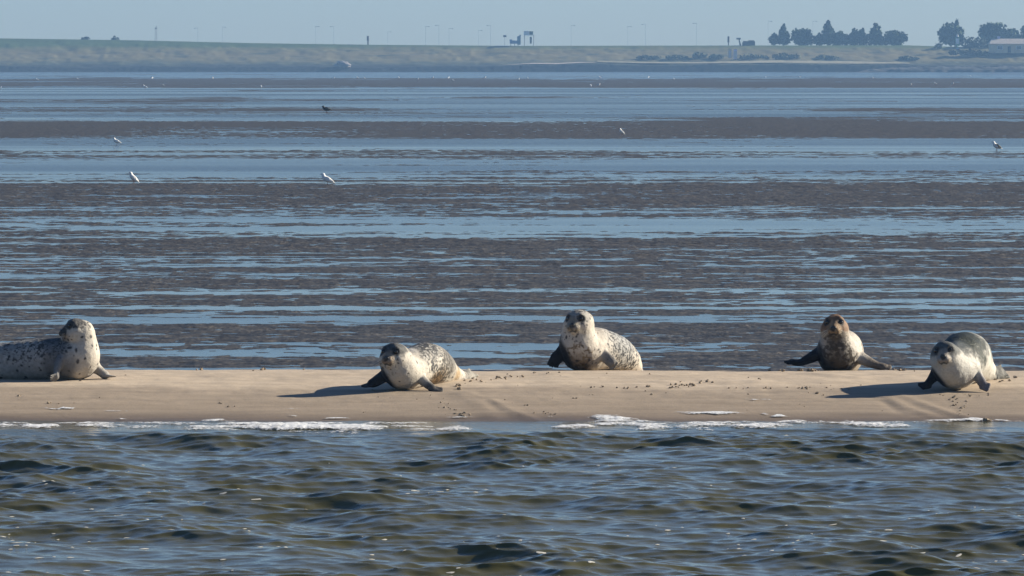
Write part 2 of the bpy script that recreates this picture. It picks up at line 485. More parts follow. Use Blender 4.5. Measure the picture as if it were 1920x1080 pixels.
class Field:
    """signed distance field on a grid, turned into one closed surface"""
    def __init__(self, lo, hi, h):
        self.h = h; self.lo = np.array(lo, dtype=np.float64)
        self.n = np.ceil((np.array(hi) - self.lo) / h).astype(int) + 1
        self.f = np.full(self.n, 0.6, dtype=np.float32)
    def block(self, lo, hi):
        a = np.clip(np.floor((np.array(lo) - self.lo) / self.h).astype(int), 0, self.n)
        b = np.clip(np.ceil((np.array(hi) - self.lo) / self.h).astype(int) + 1, 0, self.n)
        ax = [(self.lo[k] + self.h * np.arange(a[k], b[k])).astype(np.float32) for k in range(3)]
        return tuple(slice(a[k], b[k]) for k in range(3)), np.meshgrid(*ax, indexing='ij')
    def cone(self, a, b, ra, rb, k=0.03, n=None, sq=1.0, sub=False):
        """round cone from a to b; n, sq: flattened sq times along the normal n"""
        a = np.asarray(a, float); b = np.asarray(b, float)
        m = max(ra, rb) + 0.09
        sl, (X, Y, Z) = self.block(np.minimum(a, b) - m, np.maximum(a, b) + m)
        if X.size == 0: return
        px, py, pz = X - a[0], Y - a[1], Z - a[2]
        ba = b - a
        if n is not None:
            n = unit(n); ba = ba - n * ba.dot(n) * 0.0
            dn = px * n[0] + py * n[1] + pz * n[2]
            L = max(ba.dot(ba), 1e-9)
            t0 = np.clip((px * ba[0] + py * ba[1] + pz * ba[2]) / L, 0, 1)
            dn = dn - t0 * ba.dot(n)
            e = (sq - 1) * dn
            px, py, pz = px + n[0] * e, py + n[1] * e, pz + n[2] * e
        L = max(ba.dot(ba), 1e-9)
        t = np.clip((px * ba[0] + py * ba[1] + pz * ba[2]) / L, 0, 1)
        d = np.sqrt((px - t * ba[0]) ** 2 + (py - t * ba[1]) ** 2 + (pz - t * ba[2]) ** 2) - (ra + (rb - ra) * t)
        if n is not None: d = d / (1 + (sq - 1) * 0.35)
        g = self.f[sl]
        if sub:
            hmix = np.clip(0.5 - 0.5 * (g + d) / k, 0, 1)
            self.f[sl] = g * (1 - hmix) + (-d) * hmix + k * hmix * (1 - hmix)
        else:
            hmix = np.clip(0.5 + 0.5 * (g - d) / k, 0, 1)
            self.f[sl] = g * (1 - hmix) + d * hmix - k * hmix * (1 - hmix)
    def tube(self, pts, k=0.03, step=5, n=None, sq=1.0):
        """pts: list of (point, radius); smooth curve through them"""
        P = np.array([np.append(p, r) for p, r in pts])
        Q = []
        for i in range(len(P) - 1):
            p0 = P[max(i - 1, 0)]; p1 = P[i]; p2 = P[i + 1]; p3 = P[min(i + 2, len(P) - 1)]
            for s in range(step):
                t = s / step
                Q.append(0.5 * ((2 * p1) + (-p0 + p2) * t + (2 * p0 - 5 * p1 + 4 * p2 - p3) * t * t + (-p0 + 3 * p1 - 3 * p2 + p3) * t ** 3))
        Q.append(P[-1])
        for a, b in zip(Q[:-1], Q[1:]):
            self.cone(a[:3], b[:3], a[3], b[3], k if n is not None else 0.012 if k is None else k, n, sq)
        return np.array(Q)
    def value(self, p):
        q = (np.asarray(p) - self.lo) / self.h
        i = np.clip(np.floor(q).astype(int), 0, self.n - 2); fr = q - i
        v = 0
        for dx in (0, 1):
            for dy in (0, 1):
                for dz in (0, 1):
                    v += (fr[0] if dx else 1 - fr[0]) * (fr[1] if dy else 1 - fr[1]) * (fr[2] if dz else 1 - fr[2]) * self.f[i[0] + dx, i[1] + dy, i[2] + dz]
        return v
    def surf(self, c, d):
        d = unit(d); t = 0.02
        while t < 0.5 and self.value(c + d * t) < 0: t += 0.003
        return c + d * t
    def mesh(self, smooth=2):
        f = self.f; s = f < 0; h = self.h
        nx, ny, nz = f.shape
        cnt = np.zeros((nx - 1, ny - 1, nz - 1), np.int8)
        for dx in (0, 1):
            for dy in (0, 1):
                for dz in (0, 1):
                    cnt += s[dx:nx - 1 + dx, dy:ny - 1 + dy, dz:nz - 1 + dz]
        act = (cnt > 0) & (cnt < 8)
        I, J, K = np.nonzero(act)
        idx = np.full(act.shape, -1, np.int32); idx[act] = np.arange(len(I))
        acc = np.zeros((len(I), 3)); num = np.zeros(len(I))
        cor = [(a, b, c) for a in (0, 1) for b in (0, 1) for c in (0, 1)]
        for u in cor:
            for w in cor:
                if sum(abs(u[q] - w[q]) for q in range(3)) == 1 and u < w:
                    fa = f[I + u[0], J + u[1], K + u[2]]; fb = f[I + w[0], J + w[1], K + w[2]]
                    m = (fa < 0) != (fb < 0)
                    t = np.where(m, fa / np.where(m, fa - fb, 1), 0)
                    p = np.array(u) + t[:, None] * (np.array(w) - np.array(u))
                    acc[m] += p[m]; num[m] += 1
        V = self.lo + h * (np.stack([I, J, K], -1) + acc / num[:, None])
        Q = []
        def emit(inside, outside, cells):
            for m, rev in ((inside & ~outside, False), (~inside & outside, True)):
                q = np.stack([c[m] for c in cells], -1)
                q = q[(q >= 0).all(1)]
                Q.append(q[:, ::-1] if rev else q)
        emit(s[:-1, 1:-1, 1:-1], s[1:, 1:-1, 1:-1], [idx[:, :-1, :-1], idx[:, 1:, :-1], idx[:, 1:, 1:], idx[:, :-1, 1:]])
        emit(s[1:-1, :-1, 1:-1], s[1:-1, 1:, 1:-1], [idx[:-1, :, :-1], idx[:-1, :, 1:], idx[1:, :, 1:], idx[1:, :, :-1]])
        emit(s[1:-1, 1:-1, :-1], s[1:-1, 1:-1, 1:], [idx[:-1, :-1, :], idx[1:, :-1, :], idx[1:, 1:, :], idx[:-1, 1:, :]])
        Q = np.concatenate(Q)
        E = np.concatenate([Q[:, [0, 1]], Q[:, [1, 2]], Q[:, [2, 3]], Q[:, [3, 0]]])
        for _ in range(smooth):
            S = np.zeros_like(V); c = np.zeros(len(V))
            np.add.at(S, E[:, 0], V[E[:, 1]]); np.add.at(c, E[:, 0], 1)
            np.add.at(S, E[:, 1], V[E[:, 0]]); np.add.at(c, E[:, 1], 1)
            V = V * 0.55 + 0.45 * S / np.maximum(c, 1)[:, None]
        return V, Q

# fur: coat pattern and some painted shade sit in a colour attribute, fine hair by noise
m_fur, nt, b = new_mat("seal_fur")
at_ = N(nt, "ShaderNodeAttribute"); at_.attribute_name = "coat"
fn = noise_node(nt, (70, 70, 70), 4, 0.75)
fn2 = noise_node(nt, (22, 22, 22), 3, 0.6)
cc = mixc(nt, 0.7, at_.outputs["Color"], ramp(nt, fn, [(0.3, (0.74, 0.74, 0.75)), (0.7, (1.14, 1.14, 1.14))]), 'MULTIPLY')
cc = mixc(nt, 0.6, cc, ramp(nt, fn2, [(0.3, (0.82, 0.81, 0.80)), (0.7, (1.08, 1.08, 1.08))]), 'MULTIPLY')
nt.links.new(cc, b.inputs["Base Color"])
b.inputs["Roughness"].default_value = 0.6
b.inputs["Specular IOR Level"].default_value = 0.15
bump(nt, b, mathn(nt, 'ADD', fn, mathn(nt, 'MULTIPLY', fn2, 1.2)), 0.6, 0.010)

m_eye, nt, b = new_mat("seal_eye")
b.inputs["Base Color"].default_value = (0.006, 0.005, 0.005, 1); b.inputs["Roughness"].default_value = 0.06
m_nose, nt, b = new_mat("seal_nose")
b.inputs["Base Color"].default_value = (0.012, 0.011, 0.011, 1); b.inputs["Roughness"].default_value = 0.35
m_whisk, nt, b = new_mat("seal_whisker")
b.inputs["Base Color"].default_value = (0.55, 0.48, 0.36, 1); b.inputs["Roughness"].default_value = 0.5

def uv_ball(c, r, nu=14, nv=9, ax=None):
    ax = np.eye(3) if ax is None else np.array(ax)
    r = np.ones(3) * r
    V = []; Fc = []
    for j in range(nv + 1):
        th = math.pi * j / nv
        for i in range(nu):
            ph = 2 * math.pi * i / nu
            q = np.array([math.sin(th) * math.cos(ph), math.sin(th) * math.sin(ph), math.cos(th)]) * r
            V.append(np.asarray(c) + q @ ax)
    for j in range(nv):
        for i in range(nu):
            Fc.append((j * nu + i, (j + 1) * nu + i, (j + 1) * nu + (i + 1) % nu, j * nu + (i + 1) % nu))
    return V, Fc

CREAM = (0.46, 0.415, 0.345); PALE = (0.50, 0.46, 0.39); GREY = (0.30, 0.29, 0.27); DARK = (0.035, 0.033, 0.033)
SLATE = (0.085, 0.09, 0.085); BROWN = (0.20, 0.125, 0.07); TAN = (0.36, 0.26, 0.16); BLACK = (0.012, 0.011, 0.011)

def build_seal(name, label, Y0, body, head, fore, hind, base, patches, spots, flecks, folds=(), head_col=None, seed=1, h=0.0068, extra=()):
    S = F / Y0
    def P(q): return at(q[0], q[1], Y0 + q[2])
    bp = [(P(q), q[3] / S) for q in body]
    hc = P(head['c']); Fv = unit(head['f']); Rv = unit(np.cross(Fv, head.get('up', (0, 0, 1)))); Uv = np.cross(Rv, Fv)
    hs = head.get('s', 1.0)
    H = lambda f, r, u: hc + (Fv * f + Rv * r + Uv * u) * hs
    pts = [p for p, r in bp] + [hc] + [P(q) for l in fore for q in l['pts']] + [P(q) for l in hind for q in l['pts']]
    A = np.array(pts); fld = Field(A.min(0) - 0.34, A.max(0) + 0.34, h)
    fld.tube(bp, 0.012, 6)
    for e in extra:
        fld.tube([(P(q), q[3] / S) for q in e['pts']], e.get('k', 0.07), 5)
    # head
    fld.cone(H(-0.03, 0, -0.005), H(0.02, 0, 0.0), 0.108 * hs, 0.106 * hs, 0.05)
    fld.cone(H(0.045, 0.052, -0.036), H(0.045, -0.052, -0.036), 0.060 * hs, 0.060 * hs, 0.04)
    fld.cone(H(0.03, 0, 0.022), H(0.125, 0, -0.022), 0.078 * hs, 0.040 * hs, 0.035)
    for s_ in (-1, 1):
        fld.cone(H(0.118, 0.026 * s_, -0.040), H(0.146, 0.022 * s_, -0.040), 0.037 * hs, 0.032 * hs, 0.012)
        fld.cone(H(0.076, 0.050 * s_, 0.062), H(0.066, 0.062 * s_, 0.056), 0.024 * hs, 0.022 * hs, 0.03)
    fld.cone(H(0.09, 0, -0.075), H(0.122, 0, -0.072), 0.042 * hs, 0.030 * hs, 0.02)
    eyes = []
    for s_ in (-1, 1):
        ed = Fv * 0.83 + Rv * 0.50 * s_ + Uv * 0.32
        e = fld.surf(hc, ed); eyes.append((e, unit(ed)))
    for e, d in eyes:
        fld.cone(e + d * 0.010, e + d * 0.012, 0.024 * hs, 0.024 * hs, 0.016, sub=True)
    # mouth crease
    for s_ in (-1, 1):
        q = [H(0.172, 0, -0.068), H(0.158, 0.024 * s_, -0.078), H(0.135, 0.042 * s_, -0.078)]
        for a, c in zip(q[:-1], q[1:]): fld.cone(a, c, 0.006, 0.006, 0.008, sub=True)
    # limbs
    for l in fore:
        n = unit(l['n']); pp = [(P(q), q[3] / S * l.get('w', 0.66)) for q in l['pts']]
        Q = fld.tube(pp, l.get('k', 0.022), 5, n, l.get('sq', 2.0))
        d = unit(Q[-1, :3] - Q[-3, :3]); side = np.cross(n, d)
        w = Q[-1, 3]; ln = l.get('dig', 0.11)
        dn = unit(l.get('dd', d)); side = unit(np.cross(n, dn))
        for i in range(5):
            u_ = (i - 2) / 2
            a = Q[-1, :3] + side * w * 0.7 * u_ - dn * 0.02
            L_ = ln * (1.0 - 0.16 * abs(u_ + 0.35)) 
            e = a + (dn + side * u_ * l.get('spread', 0.30)) * L_ - n * 0.0
            fld.cone(a, e, 0.019, 0.010, 0.010, n, 1.2)
    for l in hind:
        n = unit(l['n']); pp = [(P(q), q[3] / S) for q in l['pts']]
        Q = fld.tube(pp, 0.03, 4, n, 1.7)
        d = unit(Q[-1, :3] - Q[-3, :3]); side = unit(np.cross(n, d)); w = Q[-1, 3]
        for i in range(5):
            u_ = (i - 2) / 2
            a = Q[-1, :3] + side * w * 0.7 * u_ - d * 0.02
            e = a + (d + side * u_ * 0.22) * l.get('dig', 0.15) * (0.78 + 0.22 * abs(u_))
            fld.cone(a, e, 0.022, 0.015, 0.012, n, 1.3)
    for q0, q1, r, k in folds:
        fld.cone(P(q0), P(q1), r / S, r / S, k, sub=True)
    # slight unevenness of hide and flesh
    sl, (gx_, gy_, gz_) = fld.block(fld.lo, fld.lo + fld.h * fld.n)
    near = np.abs(fld.f) < 0.03
    pp = np.stack([gx_[near[:gx_.shape[0], :gx_.shape[1], :gx_.shape[2]]], gy_[near], gz_[near]], -1)
    fld.f[near] += (0.0045 * fbm3(pp * 9.0, 2, seed) + 0.0015 * noise3(pp * 34.0, seed + 5)).astype(np.float32)
    V, Q = fld.mesh(2)
    # ---- coat colours and painted shade
    n = len(V)
    col = np.tile(np.array(base, dtype=np.float64), (n, 1))
    wob = fbm3(V * 13.0, 4, seed + 40); wob2 = fbm3(V * 42.0, 3, seed + 50)
    col *= (1 + 0.07 * wob)[:, None]
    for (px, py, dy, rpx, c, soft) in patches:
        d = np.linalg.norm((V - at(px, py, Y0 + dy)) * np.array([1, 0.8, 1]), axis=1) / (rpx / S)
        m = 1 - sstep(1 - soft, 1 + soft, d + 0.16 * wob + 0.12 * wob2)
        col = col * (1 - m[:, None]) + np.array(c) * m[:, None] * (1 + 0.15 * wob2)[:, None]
    for (px, py, dy, rpx, c, scale, thr, soft) in flecks:
        d = np.linalg.norm((V - at(px, py, Y0 + dy)) * np.array([1, 0.8, 1]), axis=1) / (rpx / S)
        reg = 1 - sstep(0.65, 1.15, d)
        q = fbm3(V * np.array(scale), 3, seed + 60)
        m = sstep(thr, thr + 0.16, q - 0.9 * (1 - reg)) * reg
        col = col * (1 - m[:, None]) + np.array(c) * m[:, None]
    if spots:
        sr = np.random.default_rng(seed + 90)
        for k in range(spots):
            cpt = V[sr.integers(0, n)]
            r = 0.0065 + 0.011 * sr.random() ** 2; st = unit(sr.normal(0, 1, 3))
            dv = V - cpt
            al = dv @ st
            d = np.sqrt(np.maximum((dv ** 2).sum(1) - 0.6 * al ** 2, 0)) / r
            m = (1 - sstep(0.6, 1.25, d + 0.25 * wob2)) * 0.92
            col = col * (1 - m[:, None]) + np.array(DARK) * m[:, None]
    # head markings, in the head's own frame
    L_ = (V - hc) / hs
    f_, r_, u_ = L_ @ Fv, L_ @ Rv, L_ @ Uv
    inh = 1 - sstep(0.16, 0.2, np.linalg.norm(L_ - np.array([0, 0, 0]), axis=1))
    hcx = head_col or {}
    def paint(mask, c):
        nonlocal col
        m = np.clip(mask, 0, 1)[:, None]; col = col * (1 - m) + np.array(c) * m
    on = (np.linalg.norm(L_, axis=1) < 0.215) & (f_ > -0.12)
    if 'mask' in hcx:          # dark cap and forehead
        c, lim, amt = hcx['mask']
        paint(on * amt * sstep(lim - 0.02, lim + 0.02, u_ + 0.012 * wob2 + 0.35 * np.minimum(f_ - 0.05, 0.0)) * sstep(-0.07, 0.0, f_ + 0.02 * wob), c)
    if 'mottle' in hcx:
        paint(on * 0.75 * sstep(0.25, 0.5, wob2) * sstep(-0.02, 0.02, u_), hcx['mottle'])
    for e, d in eyes:          # dark round the eyes
        dd = np.linalg.norm(V - e, axis=1) / hs
        paint(on * hcx.get('ring', 0.85) * (1 - sstep(0.030, 0.046, dd + 0.008 * wob2)), hcx.get('ringc', DARK))
    if 'muz' in hcx:
        paint(on * sstep(0.115, 0.135, f_ + 0.01 * wob2) * sstep(-0.075, -0.06, u_) * 0.9, hcx['muz'])
    if 'blaze' in hcx:
        paint(on * (1 - sstep(0.008, 0.02, np.abs(np.abs(r_) - 0.024))) * sstep(0.03, 0.05, f_) * sstep(-0.03, -0.01, u_) * (1 - sstep(0.05, 0.07, u_)) * sstep(-0.2, 0.5, wob2 + wob) * 0.8, hcx['blaze'])
    mouth = (1 - sstep(0.005, 0.012, np.abs(u_ + 0.070 + 0.35 * np.abs(r_) * (np.abs(r_) < 0.03)))) * sstep(0.085, 0.1, f_) * (1 - sstep(0.03, 0.05, np.abs(r_)))
    paint(on * mouth * 0.8, BLACK)
    paint(on * 0.85 * (1 - sstep(0.018, 0.032, np.hypot(r_, u_ + 0.022) + 0.008 * wob2)) * sstep(0.10, 0.12, f_), BLACK)          # dark round the nose
    paint(on * hcx.get('wsp', 0.8) * sstep(0.50, 0.7, fbm3(V * 62.0, 2, seed + 70)) * (1 - sstep(-0.01, 0.01, u_)) * sstep(0.06, 0.1, f_), DARK)  # whisker spots
    for s_ in (-1, 1):         # ear openings
        paint(on * (1 - sstep(0.006, 0.011, np.linalg.norm(L_ - np.array(Fv * -0.035 + Rv * 0.098 * s_ + Uv * 0.02), axis=1))), BLACK)
    for q0, q1, r, k in folds:      # crease shade painted dark along the carved neck folds
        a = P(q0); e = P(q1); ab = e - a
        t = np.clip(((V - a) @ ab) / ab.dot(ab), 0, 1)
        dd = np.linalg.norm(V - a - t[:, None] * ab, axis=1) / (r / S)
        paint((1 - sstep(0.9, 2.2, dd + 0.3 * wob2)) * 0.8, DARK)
    # flippers darken to the tips; dark claws
    for l, dark in [(l, l.get('c', SLATE)) for l in fore] + [(l, l.get('c', GREY)) for l in hind]:
        a = P(l['pts'][0]); e = P(l['pts'][-1]); ax_ = unit(e - a); ln = np.linalg.norm(e - a)
        t = ((V - a) @ ax_) / ln
        dist = np.linalg.norm((V - a) - np.clip(t, 0, 1.6)[:, None] * ln * ax_, axis=1)
        w = max(q[3] for q in l['pts']) / S
        m = sstep(l.get('t0', 0.05), l.get('t0', 0.05) + 0.75, t + 0.14 * wob) * (1 - sstep(w * 1.3, w * 1.9, dist))
        paint(m * l.get('amt', 0.9), np.array(dark))
    col = np.clip(col, 0.004, 0.85)
    base_pt = np.array([A[:, 0].mean(), A[:, 1].mean(), V[:, 2].min()])
    o = quad_mesh(name, V, Q, m_fur, True, base_pt)
    ca = o.data.color_attributes.new("coat", 'FLOAT_COLOR', 'POINT')
    ca.data.foreach_set("color", np.concatenate([col, np.ones((n, 1))], 1).astype(np.float32).ravel())
    tag(o, label, "seal", "seals resting on the sand bar")
    def child(nm, Vv, Fc, mat):
        c = mesh_obj(nm, np.array(Vv) - base_pt, Fc, mat, o, True)
        return c
    for e, d in eyes:
        Vv, Fc = uv_ball(e - d * 0.0095 * hs, 0.0200 * hs); child("eye", Vv, Fc, m_eye)
    # nose pad: heart-shaped lump with two nostrils
    tip = fld.surf(H(0.10, 0, -0.018), Fv)
    Vv, Fc = uv_ball(tip - Fv * 0.006, np.array([0.027, 0.016, 0.018]) * hs, 14, 9, [Rv, Fv, Uv])
    Vv = np.array(Vv); ql = (Vv - tip) / hs
    Vv = Vv - np.outer(np.clip(-(ql @ Uv), 0, 1) * 0.45 * np.sign(ql @ Rv), Rv) * hs
    for s_ in (-1, 1):
        dn = np.linalg.norm(ql - (Rv * 0.010 * s_ + Fv * 0.006), axis=1)
        Vv = Vv - np.outer((1 - sstep(0.003, 0.009, dn)) * 0.006, Fv)
    child("nose", Vv, Fc, m_nose)
    # whiskers
    wrn = np.random.default_rng(seed)
    for s_ in (-1, 1):
        Vv = []; Fc = []
        for k in range(9):
            a = H(0.150 - 0.008 * (k % 3), (0.036 + 0.006 * (k % 3)) * s_, -0.030 - 0.010 * (k // 3))
            d = unit(Fv * 0.45 + Rv * (0.85 + 0.1 * wrn.normal()) * s_ - Uv * (0.25 + 0.16 * (k // 3)))
            l_ = wrn.uniform(0.07, 0.11) * hs
            pr = [a, a + d * l_ * 0.5 - Uv * 0.006, a + d * l_ - Uv * 0.024]
            base_i = len(Vv)
            for q, rad in zip(pr, (0.0013, 0.001, 0.0004)):
                for g in range(3):
                    an = 2 * math.pi * g / 3
                    Vv.append(q + (Uv * math.cos(an) + Fv * math.sin(an)) * rad)
            for j in range(2):
                for g in range(3):
                    g2 = (g + 1) % 3
                    Fc.append((base_i + j * 3 + g, base_i + j * 3 + g2, base_i + j * 3 + 3 + g2, base_i + j * 3 + 3 + g))
        child("whiskers", Vv, Fc, m_whisk)
    return o

# --- first seal: lying along the bar at the left edge, head turned back over its shoulder
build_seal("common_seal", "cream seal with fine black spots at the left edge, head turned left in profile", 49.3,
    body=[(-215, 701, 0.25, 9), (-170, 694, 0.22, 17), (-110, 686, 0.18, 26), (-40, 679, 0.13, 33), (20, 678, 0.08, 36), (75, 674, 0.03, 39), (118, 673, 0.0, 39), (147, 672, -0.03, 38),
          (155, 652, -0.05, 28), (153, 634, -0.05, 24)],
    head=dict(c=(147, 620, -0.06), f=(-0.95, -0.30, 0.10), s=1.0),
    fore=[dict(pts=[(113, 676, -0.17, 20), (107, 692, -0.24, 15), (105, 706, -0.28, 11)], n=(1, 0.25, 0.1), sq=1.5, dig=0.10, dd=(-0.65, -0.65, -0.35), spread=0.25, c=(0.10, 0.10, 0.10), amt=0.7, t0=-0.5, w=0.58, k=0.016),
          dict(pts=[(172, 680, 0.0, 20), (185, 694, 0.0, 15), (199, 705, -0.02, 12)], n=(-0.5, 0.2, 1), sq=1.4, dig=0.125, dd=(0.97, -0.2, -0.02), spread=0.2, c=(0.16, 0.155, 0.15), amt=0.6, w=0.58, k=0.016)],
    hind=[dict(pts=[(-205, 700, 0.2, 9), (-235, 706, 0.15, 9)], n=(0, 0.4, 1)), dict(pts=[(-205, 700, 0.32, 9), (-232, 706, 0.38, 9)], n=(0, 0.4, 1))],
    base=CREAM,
    patches=[(60, 690, -0.12, 62, (0.27, 0.265, 0.25), 0.6), (-60, 690, 0, 70, (0.27, 0.265, 0.25), 0.6), (20, 636, 0.0, 34, (0.22, 0.215, 0.20), 0.6), (104, 636, 0.0, 30, (0.06, 0.062, 0.065), 0.6), (106, 656, -0.15, 20, (0.13, 0.135, 0.14), 0.7), (-60, 645, 0.1, 34, (0.24, 0.23, 0.215), 0.6)],  # grey mottling and dark back, plus painted body shade and neck shadow on the shoulder
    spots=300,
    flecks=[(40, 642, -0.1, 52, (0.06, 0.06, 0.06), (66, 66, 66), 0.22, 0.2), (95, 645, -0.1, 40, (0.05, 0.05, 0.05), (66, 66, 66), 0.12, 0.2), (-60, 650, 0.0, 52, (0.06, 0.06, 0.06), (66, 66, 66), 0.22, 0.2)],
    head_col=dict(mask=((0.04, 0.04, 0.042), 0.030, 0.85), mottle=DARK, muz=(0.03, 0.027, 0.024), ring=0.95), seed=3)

# --- second seal: front, propped on both spread flippers, body running back to the right
build_seal("common_seal", "seal with dark face cap, white throat and brown-stained rump, propped on spread flippers", 48.5,
    body=[(884, 709, 0.95, 6), (862, 706, 0.82, 12), (840, 698, 0.66, 21), (818, 688, 0.46, 34), (797, 682, 0.25, 39), (774, 690, 0.02, 37), (757, 697, -0.16, 34), (747, 688, -0.25, 32), (742, 673, -0.27, 27)],
    head=dict(c=(740, 668, -0.29), f=(-0.42, -0.90, 0.06), s=1.04),
    fore=[dict(pts=[(730, 700, -0.15, 20), (712, 711, -0.23, 14), (697, 721, -0.29, 11)], n=(0.45, 0.15, 0.9), sq=1.5, dig=0.11, dd=(-0.84, -0.42, -0.20), spread=0.2, c=(0.016, 0.015, 0.017), t0=-0.6, amt=0.99),
          dict(pts=[(780, 700, -0.10, 19), (795, 716, -0.22, 13), (812, 729, -0.32, 10)], n=(-0.5, -0.2, 0.85), sq=1.5, dig=0.12, dd=(0.86, -0.40, -0.10), spread=0.15, c=(0.045, 0.04, 0.038), t0=0.25, w=0.55)],
    hind=[dict(pts=[(866, 708, 0.80, 10), (878, 707, 0.86, 9)], n=(0.2, -0.5, 1), dig=0.09, c=(0.30, 0.27, 0.22)), dict(pts=[(864, 706, 0.86, 10), (876, 702, 0.93, 9)], n=(0.2, -0.6, 0.8), dig=0.10, c=(0.26, 0.24, 0.20))],
    base=(0.47, 0.425, 0.355),
    patches=[(795, 642, 0.10, 36, (0.05, 0.05, 0.05), 0.45), (842, 672, 0.40, 30, (0.13, 0.12, 0.105), 0.6), (820, 716, 0.15, 24, (0.20, 0.125, 0.06), 0.6), (855, 700, 0.62, 14, (0.34, 0.25, 0.15), 0.6), (770, 655, -0.05, 16, (0.42, 0.39, 0.34), 0.5)],
    spots=160,
    flecks=[(815, 665, 0.10, 52, (0.06, 0.056, 0.05), (52, 52, 52), -0.02, 0.3), (836, 690, 0.25, 36, (0.06, 0.05, 0.038), (56, 56, 56), 0.0, 0.3), (800, 660, 0.1, 44, (0.36, 0.34, 0.30), (60, 60, 60), 0.3, 0.2),
            (818, 716, 0.10, 26, (0.06, 0.04, 0.02), (44, 44, 44), 0.0, 0.2), (880, 705, 0.92, 26, (0.06, 0.055, 0.05), (40, 40, 40), 0.1, 0.2)],
    head_col=dict(mask=((0.05, 0.05, 0.048), 0.012, 0.93), mottle=(0.10, 0.10, 0.095), muz=(0.24, 0.18, 0.125)), seed=11)

# --- third seal: upright, one flipper lifted
build_seal("common_seal", "cream seal with dense black flecks on its back, upright with one dark flipper raised", 51.0,
    body=[(1192, 688, 0.95, 12), (1184, 681, 0.80, 19), (1170, 671, 0.60, 28), (1147, 660, 0.35, 35), (1118, 654, 0.12, 39), (1094, 657, -0.04, 40), (1086, 646, -0.10, 36), (1085, 626, -0.12, 30), (1086, 608, -0.13, 26)],
    head=dict(c=(1085, 605, -0.15), f=(-0.36, -0.92, 0.02), s=1.07),
    fore=[dict(pts=[(1064, 655, -0.05, 20), (1050, 665, -0.10, 15), (1041, 674, -0.14, 15)], n=(0.55, -0.75, 0.3), sq=1.9, dig=0.10, dd=(-0.35, -0.2, -0.9), spread=0.22, c=(0.015, 0.014, 0.016), t0=-0.7, amt=0.99),
          dict(pts=[(1122, 660, -0.08, 18), (1136, 670, -0.13, 14), (1146, 679, -0.16, 12)], n=(-0.35, -0.85, 0.4), sq=1.7, dig=0.085, dd=(0.6, -0.2, -0.7), spread=0.18, c=(0.09, 0.085, 0.08), t0=0.2, amt=0.8)],
    hind=[dict(pts=[(1188, 688, 0.9, 9), (1196, 694, 1.02, 8)], n=(0.2, -0.3, 1)), dict(pts=[(1180, 688, 0.98, 9), (1184, 695, 1.1, 8)], n=(0.2, -0.3, 1))],
    base=(0.46, 0.41, 0.34),
    patches=[(1088, 694, -0.2, 30, (0.09, 0.06, 0.035), 0.7), (1165, 636, 0.25, 46, (0.26, 0.255, 0.24), 0.6)],
    spots=130,
    flecks=[(1165, 650, 0.25, 66, (0.04, 0.04, 0.04), (46, 70, 66), 0.06, 0.25), (1188, 670, 0.4, 44, (0.04, 0.04, 0.04), (46, 70, 66), 0.0, 0.25), (1085, 668, -0.2, 34, (0.17, 0.125, 0.08), (44, 44, 44), 0.18, 0.2)],
    head_col=dict(mask=((0.22, 0.21, 0.19), 0.02, 0.7), mottle=(0.03, 0.028, 0.028), muz=(0.20, 0.17, 0.13), ring=0.97), seed=19)

